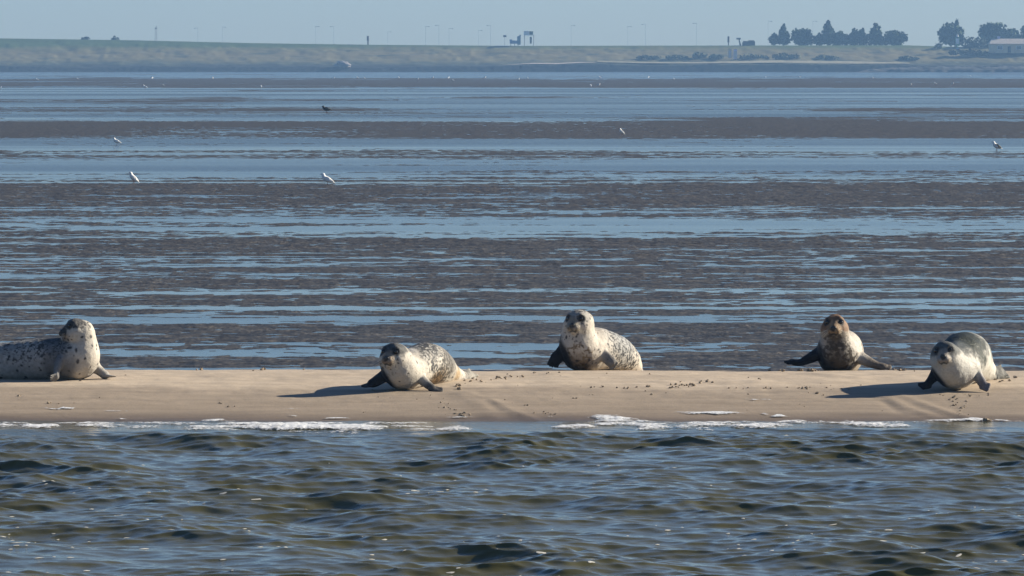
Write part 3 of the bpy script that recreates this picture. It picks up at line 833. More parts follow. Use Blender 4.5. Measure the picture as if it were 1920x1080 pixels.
# --- fourth seal: facing the boat, both flippers out, wrinkled neck
build_seal("common_seal", "brown-faced seal with dark neck wrinkles, facing front with both flippers stretched out", 51.3,
    body=[(1585, 694, 1.3, 8), (1582, 688, 1.1, 18), (1580, 676, 0.8, 32), (1578, 664, 0.45, 41), (1575, 660, 0.12, 43), (1571, 661, -0.05, 39), (1567, 643, -0.12, 29), (1565, 624, -0.14, 25)],
    head=dict(c=(1565, 613, -0.16), f=(-0.12, -0.97, 0.10), s=1.07),
    fore=[dict(pts=[(1540, 662, -0.03, 20), (1518, 673, -0.10, 14), (1500, 680, -0.14, 9), (1485, 679, -0.17, 10)], n=(0.35, -0.3, 0.9), sq=1.45, dig=0.09, dd=(-0.95, -0.25, -0.14), spread=0.2, c=(0.014, 0.013, 0.014), t0=-0.55, amt=0.99),
          dict(pts=[(1606, 668, -0.03, 20), (1626, 678, -0.10, 14), (1644, 685, -0.14, 11), (1658, 688, -0.17, 10)], n=(-0.3, -0.3, 0.9), sq=1.45, dig=0.085, dd=(0.96, -0.25, -0.06), spread=0.24, c=(0.085, 0.065, 0.05), t0=0.1, amt=0.85)],
    hind=[dict(pts=[(1584, 694, 1.25, 9), (1590, 697, 1.4, 8)], n=(0, -0.2, 1)), dict(pts=[(1578, 694, 1.25, 9), (1574, 697, 1.4, 8)], n=(0, -0.2, 1))],
    base=(0.30, 0.265, 0.215),
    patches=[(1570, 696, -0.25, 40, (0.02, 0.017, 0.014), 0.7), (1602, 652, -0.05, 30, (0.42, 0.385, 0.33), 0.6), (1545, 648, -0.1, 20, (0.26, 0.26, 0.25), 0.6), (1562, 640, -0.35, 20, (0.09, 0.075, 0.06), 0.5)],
    spots=14,
    flecks=[(1573, 674, -0.2, 44, (0.05, 0.04, 0.03), (36, 36, 36), -0.08, 0.2), (1612, 665, 0.1, 34, (0.17, 0.135, 0.10), (44, 44, 44), 0.05, 0.2), (1567, 640, -0.2, 28, (0.06, 0.05, 0.04), (30, 30, 70), 0.05, 0.2)],
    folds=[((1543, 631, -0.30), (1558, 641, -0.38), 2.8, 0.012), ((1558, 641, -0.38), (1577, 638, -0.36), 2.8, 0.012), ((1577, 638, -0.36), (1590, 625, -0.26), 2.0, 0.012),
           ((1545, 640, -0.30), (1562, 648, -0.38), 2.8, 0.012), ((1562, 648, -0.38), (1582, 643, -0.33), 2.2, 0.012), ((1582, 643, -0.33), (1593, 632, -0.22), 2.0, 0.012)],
    head_col=dict(mask=((0.17, 0.095, 0.05), -0.04, 0.92), muz=(0.22, 0.15, 0.085), ring=0.95, blaze=(0.30, 0.20, 0.12)), seed=27)

# --- fifth seal: right end, pale chest, dark rounded back, hind flippers visible behind
build_seal("common_seal", "plump seal with smooth white chest and dark grey-green humped back at right", 48.4,
    body=[(1866, 703, 1.02, 9), (1848, 696, 0.86, 20), (1828, 684, 0.66, 34), (1812, 671, 0.42, 48), (1803, 675, 0.16, 46), (1795, 686, -0.08, 42), (1787, 691, -0.20, 37), (1778, 681, -0.28, 32), (1773, 668, -0.31, 25)],
    head=dict(c=(1772, 665, -0.32), f=(-0.20, -0.96, 0.05), s=1.03, up=(-0.10, 0, 1)),
    fore=[dict(pts=[(1757, 698, -0.15, 20), (1747, 711, -0.22, 14), (1738, 722, -0.27, 11)], n=(0.75, -0.1, 0.6), sq=1.5, dig=0.10, dd=(-0.88, -0.4, -0.18), spread=0.2, c=(0.014, 0.013, 0.015), t0=-0.55, amt=0.99, w=0.54),
          dict(pts=[(1826, 697, -0.10, 20), (1837, 711, -0.20, 14), (1845, 724, -0.29, 11)], n=(-0.7, -0.25, 0.6), sq=1.5, dig=0.08, dd=(0.75, -0.6, -0.2), spread=0.22, c=(0.13, 0.11, 0.115), t0=0.2, amt=0.9, w=0.54)],
    hind=[dict(pts=[(1858, 702, 0.92, 13), (1870, 698, 0.96, 11)], n=(0.1, -0.8, 0.6), dig=0.10, c=(0.10, 0.10, 0.09), amt=0.7), dict(pts=[(1862, 704, 0.92, 12), (1875, 701, 1.0, 11)], n=(0.1, -0.7, 0.6), dig=0.09, c=(0.16, 0.15, 0.13), amt=0.6)],
    base=(0.47, 0.445, 0.39),
    patches=[(1803, 640, 0.10, 58, (0.026, 0.030, 0.025), 0.35), (1817, 668, 0.05, 32, (0.024, 0.028, 0.02), 0.5), (1846, 655, 0.45, 24, (0.10, 0.11, 0.10), 0.7), (1792, 655, -0.12, 20, (0.13, 0.14, 0.135), 0.7), (1872, 700, 1.0, 26, (0.14, 0.14, 0.12), 0.6),
             (1846, 690, 0.35, 18, (0.44, 0.42, 0.36), 0.5)],
    spots=0,
    flecks=[(1812, 650, 0.0, 30, (0.13, 0.13, 0.10), (80, 80, 80), 0.55, 0.3), (1806, 690, -0.1, 30, (0.30, 0.30, 0.26), (35, 35, 35), 0.3, 0.2), (1872, 698, 0.95, 28, (0.03, 0.03, 0.028), (34, 34, 34), 0.05, 0.2)],
    head_col=dict(mask=((0.06, 0.063, 0.06), -0.01, 0.9), muz=(0.28, 0.24, 0.20), ring=0.85, wsp=0.15), seed=35)
# ------------------------------------------------------------------ far shore: paths, pale strips, breakwater
m_path = simple_mat("gravel_path", (0.22, 0.195, 0.125), 0.95, 0.25, 0.3)
m_shing = simple_mat("pale_shingle", (0.34, 0.285, 0.25), 0.95, 0.2, 0.4)
strip_on_bank("path", [(1120, 6.5, 7.2), (1200, 6.0, 8.6), (1300, 5.6, 9.0), (1450, 5.2, 9.2), (1600, 5.0, 9.2), (1705, 5.0, 8.0)], m_path)
strip_on_bank("shingle_strip", [(940, 4.2, 4.6), (1000, 4.0, 5.6), (1040, 3.8, 6.6), (1090, 3.8, 6.4), (1118, 4.2, 4.8)], m_shing)

def lump_mesh(r, seed, nu=14, nv=9, amp=0.3, freq=1.3):
    V, Fc = uv_ball((0, 0, 0), 1.0, nu, nv)
    V = np.array(V); d = 1 + amp * fbm3(V * freq + seed * 5.1, 3, seed)
    V = V * d[:, None] * np.array(r)
    return V, Fc

def breakwater():
    x = np.linspace(115, 260, 220); v = np.linspace(0, 1, 15)
    Xb, Vb = np.meshgrid(x, v)
    prof = np.sin(np.pi * np.clip(Vb, 0, 1)) ** 0.6
    top = np.interp(x, [115, 121, 135, 260], [0.1, 1.3, 2.0, 2.6])[None, :]
    Zb = prof * top + 0.25 * noise2(Xb / 1.3, Vb * 6, 71) * prof - 0.25
    Yb = 1786 + Vb * 9 + 0.5 * noise2(Xb / 2.0, Vb * 5, 72)
    o = quad_mesh("breakwater", np.stack([Xb, Yb, Zb], -1), grid_quads(*Xb.shape), simple_mat("dark_stone", (0.035, 0.035, 0.035), 0.9, 0.5, 0.6), True, (187, 1790, 0))
    tag(o, "low dark stone breakwater jutting from the embankment at the right edge", "breakwater")
breakwater()

V, Fc = lump_mesh((2.9, 1.8, 1.25), 4, 20, 12)
c = at(642, 122, YD + 3)
o = mesh_obj("boulder_heap", V + c, Fc, simple_mat("pale_stone", (0.15, 0.13, 0.125), 0.95, 0.25, 0.6), None, False, (c[0], c[1], c[2] - 1.5))
tag(o, "pale pinkish boulder heap at the foot of the embankment left of centre", "boulder")

# ------------------------------------------------------------------ trees and shrubs on the embankment
def leaf_mat(name, col):
    m, nt, b = new_mat(name)
    oi = N(nt, "ShaderNodeNewGeometry")
    n = noise_node(nt, s=0.6, detail=3)
    c = mixc(nt, oi.outputs["Random Per Island"], tuple(q * 0.6 for q in col), tuple(q * 1.5 for q in col))
    c = mixc(nt, 0.6, c, ramp(nt, n, [(0.35, (0.7, 0.7, 0.7)), (0.7, (1.3, 1.3, 1.2))]), 'MULTIPLY')
    nt.links.new(c, b.inputs["Base Color"]); b.inputs["Roughness"].default_value = 0.8
    b.inputs["Specular IOR Level"].default_value = 0.15
    return m
m_leaf = leaf_mat("foliage", (0.035, 0.055, 0.022)); m_leaf2 = leaf_mat("dark_foliage", (0.022, 0.034, 0.017))
m_shrub = leaf_mat("shrub_foliage", (0.085, 0.09, 0.05))
m_bark = simple_mat("bark", (0.06, 0.045, 0.035), 0.9, 0.3, 2.0)

def cyl(a, b, ra, rb, n=7):
    a = np.asarray(a, float); b = np.asarray(b, float); d = unit(b - a)
    s1 = unit(np.cross(d, (0.3, 0.9, 0.2))); s2 = np.cross(d, s1)
    V = []; 
    for p, r in ((a, ra), (b, rb)):
        for k in range(n):
            t = 2 * math.pi * k / n
            V.append(p + (s1 * math.cos(t) + s2 * math.sin(t)) * r)
    Fc = [(k, (k + 1) % n, n + (k + 1) % n, n + k) for k in range(n)] + [tuple(range(n))[::-1], tuple(range(n, 2 * n))]
    return V, Fc

def join(parts):
    V = []; Fc = []
    for v, f in parts:
        b0 = len(V); V.extend([np.asarray(q) for q in v]); Fc.extend([tuple(i + b0 for i in g) for g in f])
    return V, Fc

def box(c, s):
    x, y, z = c; a, b, d = s[0] / 2, s[1] / 2, s[2] / 2
    V = [(x + i * a, y + j * b, z + k * d) for i in (-1, 1) for j in (-1, 1) for k in (-1, 1)]
    return V, [(0, 1, 3, 2), (4, 6, 7, 5), (0, 4, 5, 1), (2, 3, 7, 6), (0, 2, 6, 4), (1, 5, 7, 3)]

def leaves(blobs, n, size, r_):
    """many small leaf-clump faces spread through the blobs; blob = (centre, radii)"""
    V = []; Fc = []
    w = np.array([b[1][0] * b[1][2] for b in blobs]); w = w / w.sum()
    for k in range(n):
        c, rad = blobs[r_.choice(len(blobs), p=w)]
        d = unit(r_.normal(0, 1, 3)) * (0.35 + 0.65 * r_.random() ** 0.5) * r_.uniform(0.85, 1.12)
        p = np.asarray(c) + d * np.asarray(rad)
        s1 = unit(r_.normal(0, 1, 3)); s2 = unit(np.cross(s1, r_.normal(0, 1, 3)))
        s_ = size * r_.uniform(0.5, 1.2); i = len(V)
        V += [p - s1 * s_ - s2 * s_ * 0.5, p + s1 * s_ * 0.4 - s2 * s_, p + s1 * s_ + s2 * s_ * 0.6, p - s1 * s_ * 0.5 + s2 * s_]
        Fc.append((i, i + 1, i + 2, i + 3))
    return V, Fc

YT = 1884.0
PXM = YT / F
def tree(px, top, half, label, kind='round', base=87, Y=YT, mat=None, name="tree", seed=0, n=None):
    r_ = np.random.default_rng(100 + seed)
    b0 = at(px, base, Y); H = (base - top) * Y / F; W = 1.15 * half * Y / F
    ro = bpy.data.objects.new(name, None); C.objects.link(ro); ro.location = b0
    tag(ro, label, "tree", "trees behind the far embankment")
    blobs = []
    if kind == 'cone':
        for k in range(9):
            t = k / 8; z = H * (0.18 + 0.80 * t); w = W * (1.02 - 0.80 * t ** 1.8)
            blobs.append(((r_.normal(0, 0.12 * w), r_.normal(0, 0.1 * w), z), (w, w, H * 0.09)))
    else:
        for k in range(9):
            a = r_.uniform(0, 2 * math.pi); q = r_.uniform(0.1, 0.62) * W
            z = H * r_.uniform(0.30, 0.80); m = 0.55 * W * (1.15 - 0.5 * max(0, z / H - 0.45))
            blobs.append(((q * math.cos(a), q * math.sin(a), min(z, H - m * 0.75)), (m, m, m * 0.8)))
        blobs.append(((0.06 * W, 0, H - 0.24 * H), (0.42 * W, 0.42 * W, 0.24 * H)))
        blobs.append(((0, 0, H * 0.4), (0.9 * W, 0.8 * W, 0.3 * H)))
    V, Fc = leaves(blobs, n or int(450 + 15 * half * (base - top) / 10), 0.48, r_)
    mesh_obj("crown", V, Fc, mat or m_leaf, ro)
    parts = [cyl((0, 0, -0.5), (0.1, 0, H * 0.45), 0.3, 0.2), cyl((0.1, 0, H * 0.45), (0, 0.1, H * 0.8), 0.2, 0.07),
             cyl((0.05, 0, H * 0.35), (0.5 * W, 0.2, H * 0.62), 0.13, 0.05), cyl((0.05, 0, H * 0.4), (-0.5 * W, -0.1, H * 0.66), 0.13, 0.05)]
    V, Fc = join(parts)
    mesh_obj("trunk", V, Fc, m_bark, ro)

for k, a in enumerate([
    (1451, 62, 8, "small ragged tree at the left end of the far tree row", 'round'),
    (1469, 48, 10, "slim pointed tree between small ragged tree and round tree", 'cone'),
    (1503, 54, 20, "broad dome-shaped tree standing alone left in the far tree row", 'round'),
    (1537, 61, 9, "small thin tree just left of the tallest pointed tree", 'round'),
    (1552, 42, 13, "tallest pointed tree in the far tree row", 'cone'),
    (1575, 58, 12, "low rounded tree just right of the tallest pointed tree", 'round'),
    (1601, 53, 12, "left of two twin-topped trees in the far tree row", 'round'),
    (1615, 54, 10, "right of two twin-topped trees in the far tree row", 'round'),
    (1642, 46, 14, "pointed tree towards the right end of the far tree row", 'cone'),
    (1679, 57, 17, "rounded tree closing the right end of the far tree row", 'round'),
    (1783, 43, 23, "large bushy tree rising behind the white and green beacon", 'round'),
    (1793, 36, 7, "thin tree tip spiking above the large bushy tree", 'round'),
    (1856, 43, 26, "wide dense tree left above the far house", 'round'),
    (1896, 54, 21, "lower tree rising behind the far house roof", 'round'),
    (1926, 43, 12, "tree cut by the right edge of the picture", 'round')]):
    px, top, half, label, kind = a
    tree(px, top, half, label, kind, seed=k, base=90 if px > 1700 else 87)

def hedge(name, px0, px1, tops, base, Y, label, n, mat, seed, cat="hedge"):
    r_ = np.random.default_rng(300 + seed)
    c = at(0.5 * (px0 + px1), base, Y)
    blobs = []
    for k in range(14):
        t = (k + 0.5) / 14; px = px0 + (px1 - px0) * t
        h_ = (base - np.interp(t, np.linspace(0, 1, len(tops)), tops)) * Y / F
        w = (px1 - px0) / 14 * Y / F * 1.1
        blobs.append((((px - 0.5 * (px0 + px1)) * Y / F, r_.normal(0, 0.5), h_ * 0.45), (w, 1.6, h_ * 0.55)))
    V, Fc = leaves(blobs, n, 0.4, r_)
    o = mesh_obj(name, V, Fc, mat); o.location = c
    tag(o, label, cat)
hedge("hedge", 1556, 1690, [66, 64, 62, 65, 63, 64, 66, 70], 87, YT + 6, "dense dark hedge filling the gaps under the far tree row", 1500, m_leaf2, 1)
hedge("bush", 1806, 1862, [72, 68, 72, 74, 76, 82], 101, 1862, "dark bush mass on the slope between beacon and house", 1100, m_leaf2, 2, "bush")
hedge("bush", 1780, 1850, [95, 92, 93, 92, 94, 96], 103, 1845, "low dark bush strip at the beacon's foot", 500, m_leaf2, 3, "bush")
hedge("bush", 153, 168, [71, 68, 70], 78, 1864, "left of two tiny bushes on the left crest of the embankment", 90, m_leaf2, 4, "bush")
hedge("bush", 208, 222, [72, 68, 71], 79, 1864, "right of two tiny bushes on the left crest of the embankment", 90, m_leaf2, 5, "bush")
hedge("bush", 1752, 1766, [82, 79, 82], 91, 1858, "small round bush on the crest left of the beacon", 90, m_leaf2, 6, "bush")
for k, (a, b_, t_, bs, Y, lb) in enumerate([
    (1195, 1240, 103, 110, 1838, "leftmost dark shrub patch on the slope above the pale path"), (1250, 1290, 102, 110, 1838, "second dark shrub patch from left above the pale path"),
    (1300, 1325, 98, 107, 1840, "dark shrub patch above the path left of the white cabinets"), (1330, 1356, 101, 109, 1838, "small shrub patch touching the cream cabinet's left side"),
    (1388, 1440, 101, 110, 1838, "dark shrub patch right of the lilac cabinet"), (1450, 1500, 99, 109, 1838, "shrub patch on the slope below the left end of the tree row"),
    (1530, 1570, 102, 111, 1838, "shrub patch on the slope below the tallest pointed tree"), (1686, 1722, 104, 113, 1838, "shrub patch at the right end of the pale path")]):
    hedge("shrub", a, b_, [t_ + 3, t_, t_ + 2, t_ + 3], bs, Y, lb, 260, m_shrub, 20 + k, "shrub")

# ------------------------------------------------------------------ small structures on the far embankment
m_white = simple_mat("white_paint", (0.75, 0.74, 0.70), 0.6, 0.08, 2); m_dark = simple_mat("dark_metal", (0.03, 0.035, 0.04), 0.6, 0.2, 2)
m_blue = simple_mat("blue_metal", (0.10, 0.20, 0.34), 0.5, 0.2, 2); m_green = simple_mat("green_paint", (0.03, 0.22, 0.10), 0.5, 0.15, 2)
m_cream = simple_mat("cream_render", (0.58, 0.45, 0.28), 0.9, 0.12, 1); m_lilac = simple_mat("lilac_paint", (0.55, 0.50, 0.66), 0.7, 0.1, 1)
m_roof = simple_mat("pale_roof", (0.36, 0.31, 0.26), 0.9, 0.2, 1.5); m_glass, nt, b = new_mat("window_glass")
b.inputs["Base Color"].default_value = (0.03, 0.04, 0.05, 1); b.inputs["Roughness"].default_value = 0.1
m_pole = simple_mat("grey_steel", (0.16, 0.17, 0.18), 0.6, 0.15, 2)
YC = 1864.0
def root(name, p, label, cat, group=None):
    o = bpy.data.objects.new(name, None); C.objects.link(o); o.location = p
    tag(o, label, cat, group); return o
def part(name, vf, mat, parent):
    return mesh_obj(name, vf[0], vf[1], mat, parent)
U = YC / F      # metres per photo pixel there

t = root("raised_cabin", at(992, 87, YC), "white cabin raised on thin legs at the middle of the embankment crest", "cabin")
zb = 21 * U
part("cabin", box((-0.9, 0, zb + 0.75), (1.9, 2.0, 1.4)), m_white, t)
part("engine_house", box((0.75, 0, zb + 0.75), (1.3, 1.8, 1.2)), simple_mat("dark_green_paint", (0.04, 0.09, 0.06), 0.6, 0.2, 2), t)
part("platform", box((0, 0, zb), (3.8, 2.4, 0.2)), m_white, t)
for x_ in (-1.6, 1.6):
    for y_ in (-0.9, 0.9):
        part("leg", cyl((x_, y_, -0.4), (x_, y_, zb), 0.11, 0.11), m_pole, t)
part("ladder", box((0.6, -1.0, zb * 0.55), (0.7, 0.12, zb * 0.6)), m_dark, t)

t = root("machine", at(966, 86, YC), "blue machine with upright tower left of the raised white cabin", "machine")
part("body", join([box((-0.6, 0, 1.3), (2.6, 1.8, 1.1)), box((-1.5, 0, 2.0), (0.9, 1.4, 0.5))]), m_blue, t)
part("tower", join([box((1.3, 0, 1.9), (1.2, 1.4, 3.0)), box((1.7, 0, 3.6), (0.5, 0.6, 0.6))]), simple_mat("teal_metal", (0.08, 0.20, 0.27), 0.5, 0.2, 2), t)
for x_ in (-1.5, -0.2, 1.0):
    part("leg", box((x_, 0, 0.35), (0.18, 0.9, 1.1)), m_dark, t)

t = root("sign_post", at(946, 86, YC), "small dark board on a thin post left of the blue machine", "sign")
part("post", cyl((0, 0, -0.3), (0, 0, 3.2), 0.05, 0.05), m_pole, t)
part("board", box((0.1, -0.1, 3.4), (1.1, 0.1, 0.7)), m_dark, t)

t = root("marker_post", at(690, 84, YC), "stout dark marker post with thick head on the crest left of centre", "marker post")
part("post", cyl((0, 0, -0.3), (0, 0, 1.5), 0.28, 0.28), m_dark, t)
part("head", cyl((0, 0, 1.5), (0, 0, 3.1), 0.48, 0.40, 10), m_dark, t)

t = root("marker_post", at(1366, 87, YC), "dark slim marker post directly above the cream cabinet", "marker post")
part("post", cyl((0, 0, -0.3), (0, 0, 1.4), 0.18, 0.18), m_dark, t)
part("head", cyl((0, 0, 1.4), (0, 0, 3.5), 0.42, 0.36, 10), m_dark, t)

t = root("mast", at(292.5, 80, YC), "dark twin-pole mast on the left part of the embankment", "mast")
part("pole", cyl((-0.32, 0, -0.3), (-0.22, 0, 5.6), 0.1, 0.08), m_pole, t)
part("pole", cyl((0.32, 0, -0.3), (0.22, 0, 5.9), 0.1, 0.08), m_pole, t)
part("crossbar", box((0, 0, 5.0), (0.8, 0.12, 0.3)), m_pole, t)

for px, b_, m_, lb in ((1368.5, 109, m_cream, "cream upright cabinet on the slope, left of the lilac one"), (1378.5, 110, m_lilac, "lilac upright cabinet on the slope, right of the cream one")):
    Yc = 1834.0
    t = root("cabinet", at(px, b_, Yc), lb, "cabinet", "cabinets on the embankment slope")
    part("housing", box((0, 0, 1.5), (1.25, 1.0, 3.2)), m_, t)
    part("lid", box((0, 0, 3.2), (1.45, 1.2, 0.18)), m_, t)
    part("door", box((0, -0.53, 1.4), (0.95, 0.05, 2.4)), simple_mat("pale_door", (0.45, 0.42, 0.42), 0.7, 0.1, 2), t)

t = root("shed", at(1402, 87, YC), "dark low shed with a flue post beside it on the embankment crest", "shed")
part("wall", box((0.3, 0, 0.7), (4.4, 3.0, 1.5)), m_dark, t)
part("roof", join([box((0.4, 0, 1.65), (4.0, 3.2, 0.4)), box((1.2, 0, 1.95), (2.0, 2.8, 0.3))]), simple_mat("dark_roof", (0.04, 0.045, 0.05), 0.8, 0.2, 2), t)
part("flue", join([cyl((-2.5, 0, 0), (-3.0, 0, 2.4), 0.3, 0.25), box((-3.2, 0, 2.7), (1.5, 0.8, 0.6))]), m_dark, t)

t = root("beacon", at(1795, 96, 1852), "green beacon with bright white panel in front of bushes at right", "beacon")
part("post", cyl((0, 0, -0.3), (0, 0, 3.0), 0.16, 0.16), m_green, t)
part("base", box((0, 0, 0.5), (1.0, 1.0, 1.4)), m_blue, t)
part("panel", box((0, -0.3, 3.5), (1.05, 0.3, 1.9)), m_white, t)
part("frame", join([box((-0.65, -0.2, 3.5), (0.22, 0.3, 2.6)), box((0.65, -0.2, 3.5), (0.22, 0.3, 2.6)), box((0, -0.2, 4.85), (1.5, 0.3, 0.25)), box((0, -0.2, 2.2), (1.5, 0.3, 0.25))]), m_green, t)
part("lantern", cyl((0, 0, 4.95), (0, 0, 5.8), 0.42, 0.30, 10), simple_mat("pale_lantern", (0.5, 0.5, 0.5), 0.5, 0.1, 2), t)

t = root("house", at(1896, 99, 1850), "low cream house with pale roof at the right edge", "house")
w_ = 15.0
part("wall", box((0, 0, 1.5), (w_, 7, 3.2)), m_cream, t)
z0, z1 = 3.1, 4.9
V = [(-w_ / 2 - 0.4, -3.9, z0), (w_ / 2 + 0.4, -3.9, z0), (w_ / 2 + 0.4, 3.9, z0), (-w_ / 2 - 0.4, 3.9, z0), (-w_ / 2 + 0.8, 0, z1), (w_ / 2 - 0.8, 0, z1)]
rf = part("roof", (V, [(0, 1, 5, 4), (1, 2, 5), (2, 3, 4, 5), (3, 0, 4), (3, 2, 1, 0)]), m_roof, t)
part("chimney", box((-4.3, 0.3, 5.0), (1.0, 0.9, 1.5)), m_lilac, rf)
part("door", box((-1.0, -3.53, 1.15), (1.1, 0.08, 2.2)), m_dark, t)
for x_ in (-4.2, 2.3, 5.2):
    fr = part("window", box((x_, -3.53, 1.75), (2.0, 0.08, 1.3)), m_white, t)
    part("pane", box((x_, -3.58, 1.75), (1.6, 0.06, 1.0)), m_glass, fr)

# slim masts far behind the embankment
def mast_parts(h_, arm):
    a = cyl((0, 0, 0), (0, 0, h_), 0.07, 0.05, 6)
    l = join([box((arm * 0.5, 0, h_ + 0.05), (abs(arm) + 0.3, 0.2, 0.14)), box((arm, 0, h_ - 0.08), (0.7, 0.4, 0.18))])
    return a, l
mp = None
for k, (px, top) in enumerate([(371, 53), (417, 51), (592, 50), (626, 50), (727, 60), (798, 50), (823, 48), (842, 54), (897, 57), (920, 48), (1071, 48), (1177, 50), (1306, 44), (1440, 40), (1524, 40), (1210, 46)]):
    Ym = 2550.0
    p = at(px, 118, Ym); h_ = 3.1 - 1.5 + (118 - top) / F * Ym
    if mp is None:
        mp = mast_parts(20.0, 1.6)
        o = root("lamp_mast", (p[0], Ym, 1.5), "slim pale lamp mast rising faintly into the sky beyond the embankment", "mast", "faint masts beyond the embankment")
        part("pole", mp[0], m_pole, o); part("lamp_arm", mp[1], m_pole, o)
        proto = o
    else:
        o = proto.copy(); C.objects.link(o); o.location = (p[0], Ym, 1.5)
        for ch in list(proto.children):
            c_ = ch.copy(); C.objects.link(c_); c_.parent = o
    o.scale = (1 if k % 3 else -1, 1, h_ / 20.0)

# ------------------------------------------------------------------ gulls on the flats
m_gull = simple_mat("white_feathers", (0.78, 0.76, 0.72), 0.8, 0.05, 20); m_wing = simple_mat("grey_feathers", (0.42, 0.44, 0.46), 0.8, 0.1, 20)
m_black = simple_mat("black_feathers", (0.02, 0.02, 0.022), 0.7, 0.2, 20); m_beak = simple_mat("orange_beak", (0.35, 0.10, 0.03), 0.5, 0.1, 20)
m_gleg = simple_mat("reddish_leg", (0.30, 0.10, 0.06), 0.6, 0.1, 20)
def gull(loc, label, rot=0.0, pitch=0.25, size=1.0, body=None, wing=None, group="gulls standing on the tidal flat", name="gull"):
    f = Field((-0.32, -0.16, -0.02), (0.32, 0.16, 0.42), 0.012)
    c, s_ = math.cos(pitch), math.sin(pitch)
    B = lambda a, z: np.array([-a * c, 0, 0.17 + a * s_ + z])
    f.tube([(B(-0.17, 0.0), 0.012), (B(-0.10, 0.0), 0.045), (B(0.0, 0.0), 0.068), (B(0.08, 0.01), 0.060), (B(0.12, 0.05), 0.038), (B(0.125, 0.085), 0.036)], 0.02, 5)
    f.cone(B(0.125, 0.085), B(0.15, 0.082), 0.038, 0.030, 0.02)
    f.cone(B(-0.13, 0.0), B(-0.24, -0.005), 0.022, 0.012, 0.02, (0, 0, 1), 1.6)
    V, Q = f.mesh(1)
    o = quad_mesh(name, V, Q, body or m_gull, True)
    tag(o, label, "bird", group)
    hp = B(0.18, 0.078)
    bv = cyl(hp + np.array([0.008, 0, 0]), hp + np.array([-0.05, 0, -0.012]), 0.011, 0.002, 6)
    part("beak", bv, m_beak, o)
    for sgn in (-1, 1):
        Vw, Fw = uv_ball((0, 0, 0), np.array([0.15, 0.012, 0.05]), 12, 8)
        Vw = np.array(Vw); Vw[:, 2] *= (1 - 0.5 * np.clip(Vw[:, 0] / 0.15, -0.3, 1)); 
        Vw = np.stack([Vw[:, 0] * c + Vw[:, 2] * 0, Vw[:, 1] + sgn * (0.064 - 0.04 * np.clip(Vw[:, 0] / 0.15, 0, 1)), Vw[:, 2] - Vw[:, 0] * s_], -1) + B(-0.05, 0.022)
        part("wing", (Vw, Fw), wing or m_wing, o)
        part("leg", join([cyl((0.0, sgn * 0.025, 0.0), (0.0, sgn * 0.022, 0.125), 0.006, 0.007, 5), box((-0.02, sgn * 0.025, 0.004), (0.05, 0.035, 0.008))]), m_gleg, o)
    o.location = loc; o.rotation_euler = (0, 0, rot); o.scale = (size,) * 3
    return o
def on_flat(px, py):
    return at(px, py, F * CAMH / (py - HORIZON))
def lift(p, dz=0.0): return (p[0], p[1], max(dz, 0.0))
gull(lift(on_flat(219, 272)), "slender white gull standing in smooth blue water at upper left", 0.1, 0.35, 0.85, None, m_gull)
gull(lift(on_flat(251, 344)), "upright white gull at left, on the edge of the speckled mud band", 0.5, 0.62, 0.82, None, m_gull)
gull(lift(on_flat(614, 348)), "white gull standing on the mud edge left of centre, tail towards right", 0.1, 0.42, 0.92, None, m_gull)
gull(lift(on_flat(1166, 253)), "small grey-backed gull on the dark mud band right of centre", 0.5, 0.6, 0.8)
gull(lift(on_flat(1869, 283)), "black-backed gull with white head in blue water near the right edge", 0.3, 0.4, 1.0, None, m_black)
gull(lift(on_flat(612, 212)), "black wading bird on the far smooth water left of centre", 0.2, 0.15, 1.5, m_black, m_black, None, "wading_bird")
protog = gull(lift(on_flat(272, 166.5)), "far white gull resting on the farther water bands", 0.3, 0.3, 1.5, None, None, "far white gulls on the outer flats")
kids = list(protog.children)
fr_ = np.random.default_rng(5)
for px, py, sz in [(490, 165, 1.35), (1108, 163.5, 1.5), (1122, 162.5, 1.7), (1708, 161.5, 1.5), (1754, 159, 1.5), (1786, 160, 1.5), (1, 166.5, 1.1), (307, 161, 0.9),
                   (70, 151, 1.5), (146, 149.5, 1.5), (285, 149, 2.0), (399, 149, 1.9), (626, 148.5, 1.6), (671, 148, 1.7), (684, 148, 1.3), (748, 147.5, 1.6), (783, 151, 1.8), (811, 148, 1.7),
                   (841, 148, 1.8), (850, 152, 1.2), (909, 148, 1.8), (973, 151, 1.8), (990, 148, 1.3), (1125, 147, 1.8), (1216, 147, 1.8), (1264, 150, 1.4), (1436, 146, 1.2), (1500, 146, 1.4), (1637, 148, 1.5), (1820, 144, 1.2)]:
    o = protog.copy(); C.objects.link(o)
    o.location = lift(on_flat(px, py)); o.rotation_euler = (0, 0, fr_.uniform(0, 6.28)); o.scale = (sz * 0.8,) * 3
    for ch in kids:
        c_ = ch.copy(); C.objects.link(c_); c_.parent = o

# ------------------------------------------------------------------ sea foam along the edge and flecks on the waves
m_foam, nt, b = new_mat("foam")
nf = noise_node(nt, (40, 40, 40), 4, 0.7)
nt.links.new(ramp(nt, nf, [(0.3, (0.40, 0.40, 0.40)), (0.6, (0.66, 0.66, 0.65))]), b.inputs["Base Color"])
b.inputs["Roughness"].default_value = 0.7
bump(nt, b, nf, 0.6, 0.02)
fa = N(nt, "ShaderNodeAttribute"); fa.attribute_name = "cover"
lace = noise_node(nt, (26, 34, 26), 4, 0.7)
vo = N(nt, "ShaderNodeTexVoronoi"); vo.inputs["Scale"].default_value = 34.0
gp = N(nt, "ShaderNodeNewGeometry"); nt.links.new(gp.outputs["Position"], vo.inputs["Vector"])
lc = mathn(nt, 'ADD', mathn(nt, 'MULTIPLY', lace, 1.9), mathn(nt, 'MULTIPLY', vo.outputs["Distance"], 0.45))
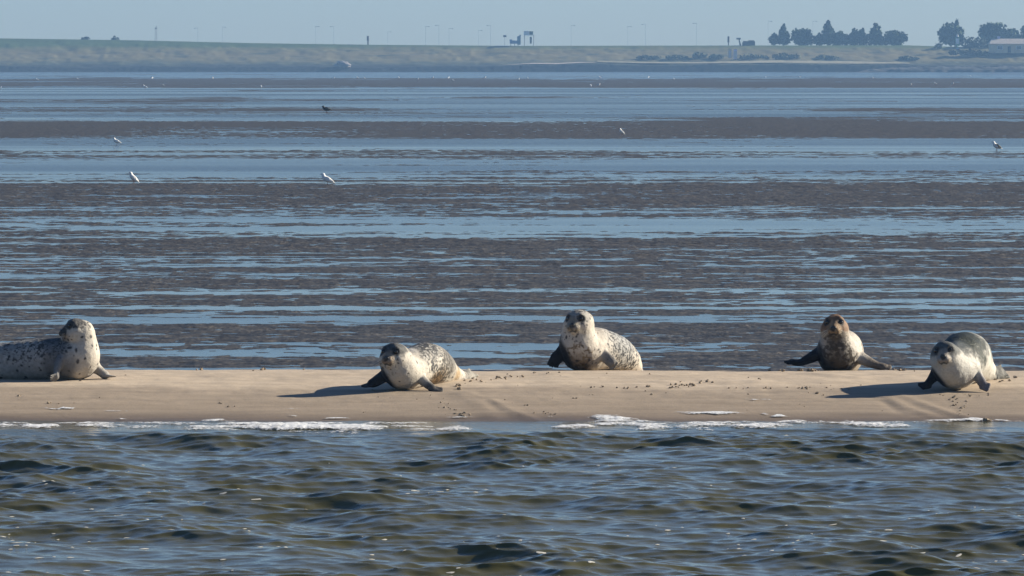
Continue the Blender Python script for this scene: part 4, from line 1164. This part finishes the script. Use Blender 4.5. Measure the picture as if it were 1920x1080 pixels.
al = mathn(nt, 'MULTIPLY', mathn(nt, 'SUBTRACT', mathn(nt, 'ADD', fa.outputs["Fac"], 1.18), lc), 2.4, clamp=True)
nt.links.new(al, b.inputs["Alpha"])
m_fleck = simple_mat("foam_fleck", (0.50, 0.47, 0.40), 0.7, 0.2, 40)
def foam_sheet(name, streaks, dx, dy, y0, y1, thick, zfun):
    x = np.arange(-5.2, 5.2, dx); y = np.arange(y0, y1, dy)
    Xf, Yf = np.meshgrid(x, y)
    M = np.full(Xf.shape, -9.0)
    wx_ = Xf + 0.10 * noise2(Xf * 3, Yf * 3, 80); wy_ = Yf + 0.07 * noise2(Xf * 2.3, Yf * 3, 81) + 0.06 * noise2(Xf * 6, Yf * 6, 82) + 0.03 * noise2(Xf * 15, Yf * 9, 87)
    for p0, p1, pyc, th, den in streaks:
        a = zfun['at'](p0, pyc); e = zfun['at'](p1, pyc)
        cx = 0.5 * (a[0] + e[0]); hw = 0.5 * abs(e[0] - a[0]); hy = max(0.5 * abs(zfun['at'](0.5 * (p0 + p1), pyc - th / 2)[1] - zfun['at'](0.5 * (p0 + p1), pyc + th / 2)[1]), 0.03)
        m = 1 - np.abs((wx_ - cx) / hw) ** 2.2 - np.abs((wy_ - a[1]) / hy) ** 2 - (1 - den)
        M = np.maximum(M, m)
    nz_ = 0.6 * noise2(Xf * 3, Yf * 6, 83) + 0.5 * noise2(Xf * 9, Yf * 14, 84) - 0.05
    M = np.where(M > -1, M + nz_ * 0.9, M)
    Z = zfun['z'](Xf, Yf) + thick * np.sqrt(np.clip(M, 0, 1)) * (0.5 + 0.6 * np.abs(noise2(Xf * 14, Yf * 12, 86))) + 0.003
    Q = grid_quads(*Xf.shape); ok = (M.ravel()[Q] > -0.45).all(1)
    Q = Q[ok]; used, invx = np.unique(Q, return_inverse=True)
    V = np.stack([Xf, Yf, Z], -1).reshape(-1, 3)[used]
    o = quad_mesh(name, V, invx.reshape(Q.shape), m_foam, True)
    o.data.attributes.new("cover", 'FLOAT', 'POINT').data.foreach_set("value", (0.55 * M.ravel()[used]).astype(np.float32))
    tag(o, kind="stuff"); return o
def wz_at(X_, Y_):
    return wave(X_, Y_, 0.0155, 0.022)[2]
foam_sheet("sea_foam", [(-20, 420, 795, 3.5, .62), (300, 900, 796, 3.5, .62), (640, 760, 796, 4, .8), (1040, 1500, 794, 3.5, .7), (1480, 1740, 794, 3, .62), (1700, 1930, 791, 3, .6), (-40, 40, 800, 7, .9), (25, 105, 801, 9, 1), (150, 250, 798, 8, .7), (230, 300, 802, 5, .6), (255, 335, 797, 4, .7), (330, 470, 803, 11, .55), (380, 530, 797, 7, .75), (450, 645, 801, 12, 1.05),
    (590, 720, 803, 11, 1.0), (640, 705, 800, 9, 1), (700, 800, 801, 6, .8), (770, 890, 806, 9, .55), (1045, 1112, 802, 7, .85), (1095, 1185, 790, 8, .9), (1130, 1185, 797, 5, .7), (1175, 1275, 800, 13, 1.05),
    (1260, 1385, 797, 11, 1.0), (1365, 1500, 799, 10, 1.0), (1455, 1525, 793, 4, .7), (1595, 1715, 797, 8, .85), (1570, 1625, 793, 4, .6), (1290, 1330, 803, 5, .7)],
    0.012, 0.025, 44.6, 46.5, 0.016, dict(at=lambda a, b_: on_flat(a, b_), z=lambda X_, Y_: np.maximum(wz_at(X_, Y_), np.where(Y_ > 46.0, sand_z(X_, Y_), -1))))
foam_sheet("foam_line", [(72, 148, 767, 2.6, .9), (178, 255, 771, 2, .65), (195, 230, 787, 2, .7), (380, 430, 789, 3, .9), (500, 560, 768, 1.6, .5), (585, 640, 769, 1.8, .6), (525, 560, 781, 1.8, .7), (620, 660, 785, 2, .8), (812, 870, 783, 2.2, .8),
    (1010, 1035, 783, 2, .7), (1392, 1442, 750, 2.8, .9), (1280, 1400, 776, 5, .95), (1370, 1400, 769, 1.8, .6), (1425, 1455, 779, 3, .8), (1470, 1560, 781, 1.6, .6), (1855, 1918, 789, 2.4, .9), (1215, 1230, 783, 2.5, .8), (675, 690, 791, 2.5, .8), (735, 750, 792, 2.5, .8)],
    0.012, 0.02, 46.0, 48.6, 0.006, dict(at=lambda a, b_: ground(a, b_), z=lambda X_, Y_: sand_z(X_, Y_) + 0.004))

def foam_flecks():
    r_ = np.random.default_rng(77)
    V = []; Fc = []
    cl = [(-3.4 + 0.0, 38.6, 0.5, 16), (-3.3, 34.0, 0.5, 26), (-2.9, 34.9, 0.4, 18), (-1.9, 38.2, 0.35, 14), (1.5, 35.2, 0.6, 18), (0.2, 33.6, 0.6, 16), (2.8, 33.4, 0.5, 18), (-0.6, 38.3, 0.3, 8), (1.6, 34.2, 0.4, 16), (-1.0, 34.2, 0.6, 16), (3.0, 36.5, 0.7, 14), (-2.4, 36.6, 0.6, 12)]
    pts = [(r_.normal(cx, s_), r_.normal(cy, s_ * 0.8)) for cx, cy, s_, n in cl for _ in range(n)]
    pts += [(r_.uniform(-4.6, 4.6), 32.0 + 12.5 * r_.random() ** 2.1) for _ in range(80)]
    P = np.array(pts)
    for k, (x, y) in enumerate(P):
        s_ = r_.uniform(0.005, 0.014) * (1.7 if r_.random() < 0.10 else 1); st = r_.uniform(1.0, 2.6); n = 9
        a = r_.uniform(0, 0.6)
        ring = []
        for j in range(n):
            t = 2 * math.pi * j / n; rad = s_ * r_.uniform(0.65, 1.2)
            dx_, dy_ = rad * st * math.cos(t), rad * 1.1 * math.sin(t)
            ring.append((x + dx_ * math.cos(a) - dy_ * math.sin(a), y + dx_ * math.sin(a) + dy_ * math.cos(a)))
        ring.append((x, y)); q = np.array(ring)
        X_, Y_, Z_ = wave(q[:, 0], q[:, 1], 0.0155, 0.022)
        i = len(V)
        for j in range(n): V.append((X_[j], Y_[j], Z_[j] + 0.002))
        V.append((X_[n], Y_[n], Z_[n] + 0.004 + 0.12 * s_))
        for j in range(n): Fc.append((i + j, i + (j + 1) % n, i + n))
    o = mesh_obj("foam_flecks", V, Fc, m_fleck, None, True); tag(o, kind="stuff")
foam_flecks()

# ------------------------------------------------------------------ loose clods and worm casts on the sand
def clods():
    r_ = np.random.default_rng(31)
    m, nt, b = new_mat("wet_clod")
    n = noise_node(nt, s=60, detail=3)
    nt.links.new(ramp(nt, n, [(0.3, (0.16, 0.12, 0.08)), (0.7, (0.36, 0.28, 0.19))]), b.inputs["Base Color"]); b.inputs["Roughness"].default_value = 0.9
    proto_, Fp = uv_ball((0, 0, 0), 1.0, 8, 5); proto_ = np.array(proto_)
    V = []; Fc = []
    C_ = [(1285, 721, 22, 16, 2, 1.1), (1318, 717, 10, 12, 2, .8), (1262, 726, 7, 8, 1.5, .9), (1170, 728, 8, 10, 1, .8), (1205, 726, 7, 10, 1, .8), (1110, 725, 7, 10, 1, .7), (866, 779, 18, 9, 2.5, 1.0), (1014, 776, 14, 12, 2, .8),
          (850, 766, 9, 10, 2, .7), (838, 757, 6, 12, 3, .6), (972, 705, 12, 10, 2, .9), (936, 709, 10, 9, 1.5, .9), (1025, 699, 9, 14, 1, .7), (890, 715, 16, 16, 3, .9), (860, 726, 6, 4, 3, 1.6), (1500, 729, 12, 14, 1.5, .9), (1440, 728, 5, 8, 1, .7),
          (1428, 711, 9, 10, 1.5, .9), (1580, 730, 6, 9, 1, .8), (1532, 737, 6, 8, 1.5, .8), (1385, 728, 7, 12, 1, .8), (1690, 692, 14, 14, 1.5, 1.1), (1500, 694, 22, 24, 1.2, 1.3), (1872, 711, 20, 14, 3, 1.1), (1788, 748, 12, 7, 5, .9), (1800, 765, 14, 8, 6, .8), (1815, 778, 8, 8, 4, .7),
          (1850, 789, 8, 4, 2, 1.4), (1824, 742, 10, 16, 1.5, .6), (37, 743, 2, 2, 1, .7), (90, 755, 3, 5, 1, .8), (107, 757, 3, 4, 1, .7), (230, 704, 3, 5, 1, .7), (150, 714, 4, 5, 1, .8), (415, 757, 4, 5, 1, .8), (430, 762, 3, 4, 1, .6), (365, 696, 3, 5, .5, 1.2), (490, 696, 6, 6, .5, 1.5), (560, 696, 4, 8, .5, 1.0),
          (1080, 746, 4, 6, 1, .7), (990, 762, 4, 6, 2, .6), (1110, 740, 5, 12, 2, .6), (1240, 738, 6, 14, 2, .6), (680, 772, 2, 3, 1, .6), (735, 732, 12, 20, 2, .7), (1405, 740, 4, 10, 2, .6), (800, 745, 6, 14, 3, .5), (820, 778, 5, 10, 4, .5), (1750, 740, 8, 20, 4, .5), (1560, 722, 6, 30, 3, .5), (1130, 707, 8, 40, 3, .5), (640, 745, 8, 60, 8, .4), (300, 740, 8, 120, 10, .4), (1500, 765, 8, 100, 8, .4), (1000, 740, 10, 120, 10, .4)]
    for px, py, n, sx_, sy_, sc in C_:
        n = max(2, int(n * 0.7))
        for _ in range(n):
            g = ground(px + r_.normal(0, sx_), min(max(py + r_.normal(0, sy_), 695), 789)) if py > 697 else None
            if g is None:
                x_ = (px + r_.normal(0, sx_) - 960) / F * 50.8; y_ = 50.8 + r_.normal(0, 0.15)
                g = np.array([x_, y_, float(sand_z(np.array([x_]), np.array([y_]))[0])])
            s_ = r_.uniform(0.004, 0.0125) * sc
            rad = s_ * r_.uniform(0.7, 1.4, 3) * np.array([1.35, 1.2, 0.9])
            q = proto_ * rad * (1 + 0.35 * r_.normal(0, 0.6, (len(proto_), 1))).clip(0.6, 1.5)
            i = len(V); V.extend(q + g + np.array([0, 0, s_ * 0.35])); Fc.extend([tuple(a + i for a in f) for f in Fp])
    o = mesh_obj("sand_clods", V, Fc, m, None, False); tag(o, kind="stuff")
clods()
# ------------------------------------------------------------------ haze
def haze_box():
    x0, x1, y0, y1, z0, z1 = -1700, 1700, -60, 2750, -2.2, 60
    V = [(x, y, z) for x in (x0, x1) for y in (y0, y1) for z in (z0, z1)]
    Fc = [(0, 1, 3, 2), (4, 6, 7, 5), (0, 4, 5, 1), (2, 3, 7, 6), (0, 2, 6, 4), (1, 5, 7, 3)]
    m = bpy.data.materials.new("haze"); m.use_nodes = True
    nt = m.node_tree; nt.nodes.clear()
    out = nt.nodes.new("ShaderNodeOutputMaterial")
    pv = nt.nodes.new("ShaderNodeVolumePrincipled")
    pv.inputs["Color"].default_value = (0.30, 0.54, 0.88, 1)
    pv.inputs["Density"].default_value = 0.00021
    pv.inputs["Anisotropy"].default_value = 0.0
    nt.links.new(pv.outputs[0], out.inputs["Volume"])
    o = mesh_obj("haze", V, Fc, m)
    tag(o, kind="stuff")
haze_box()
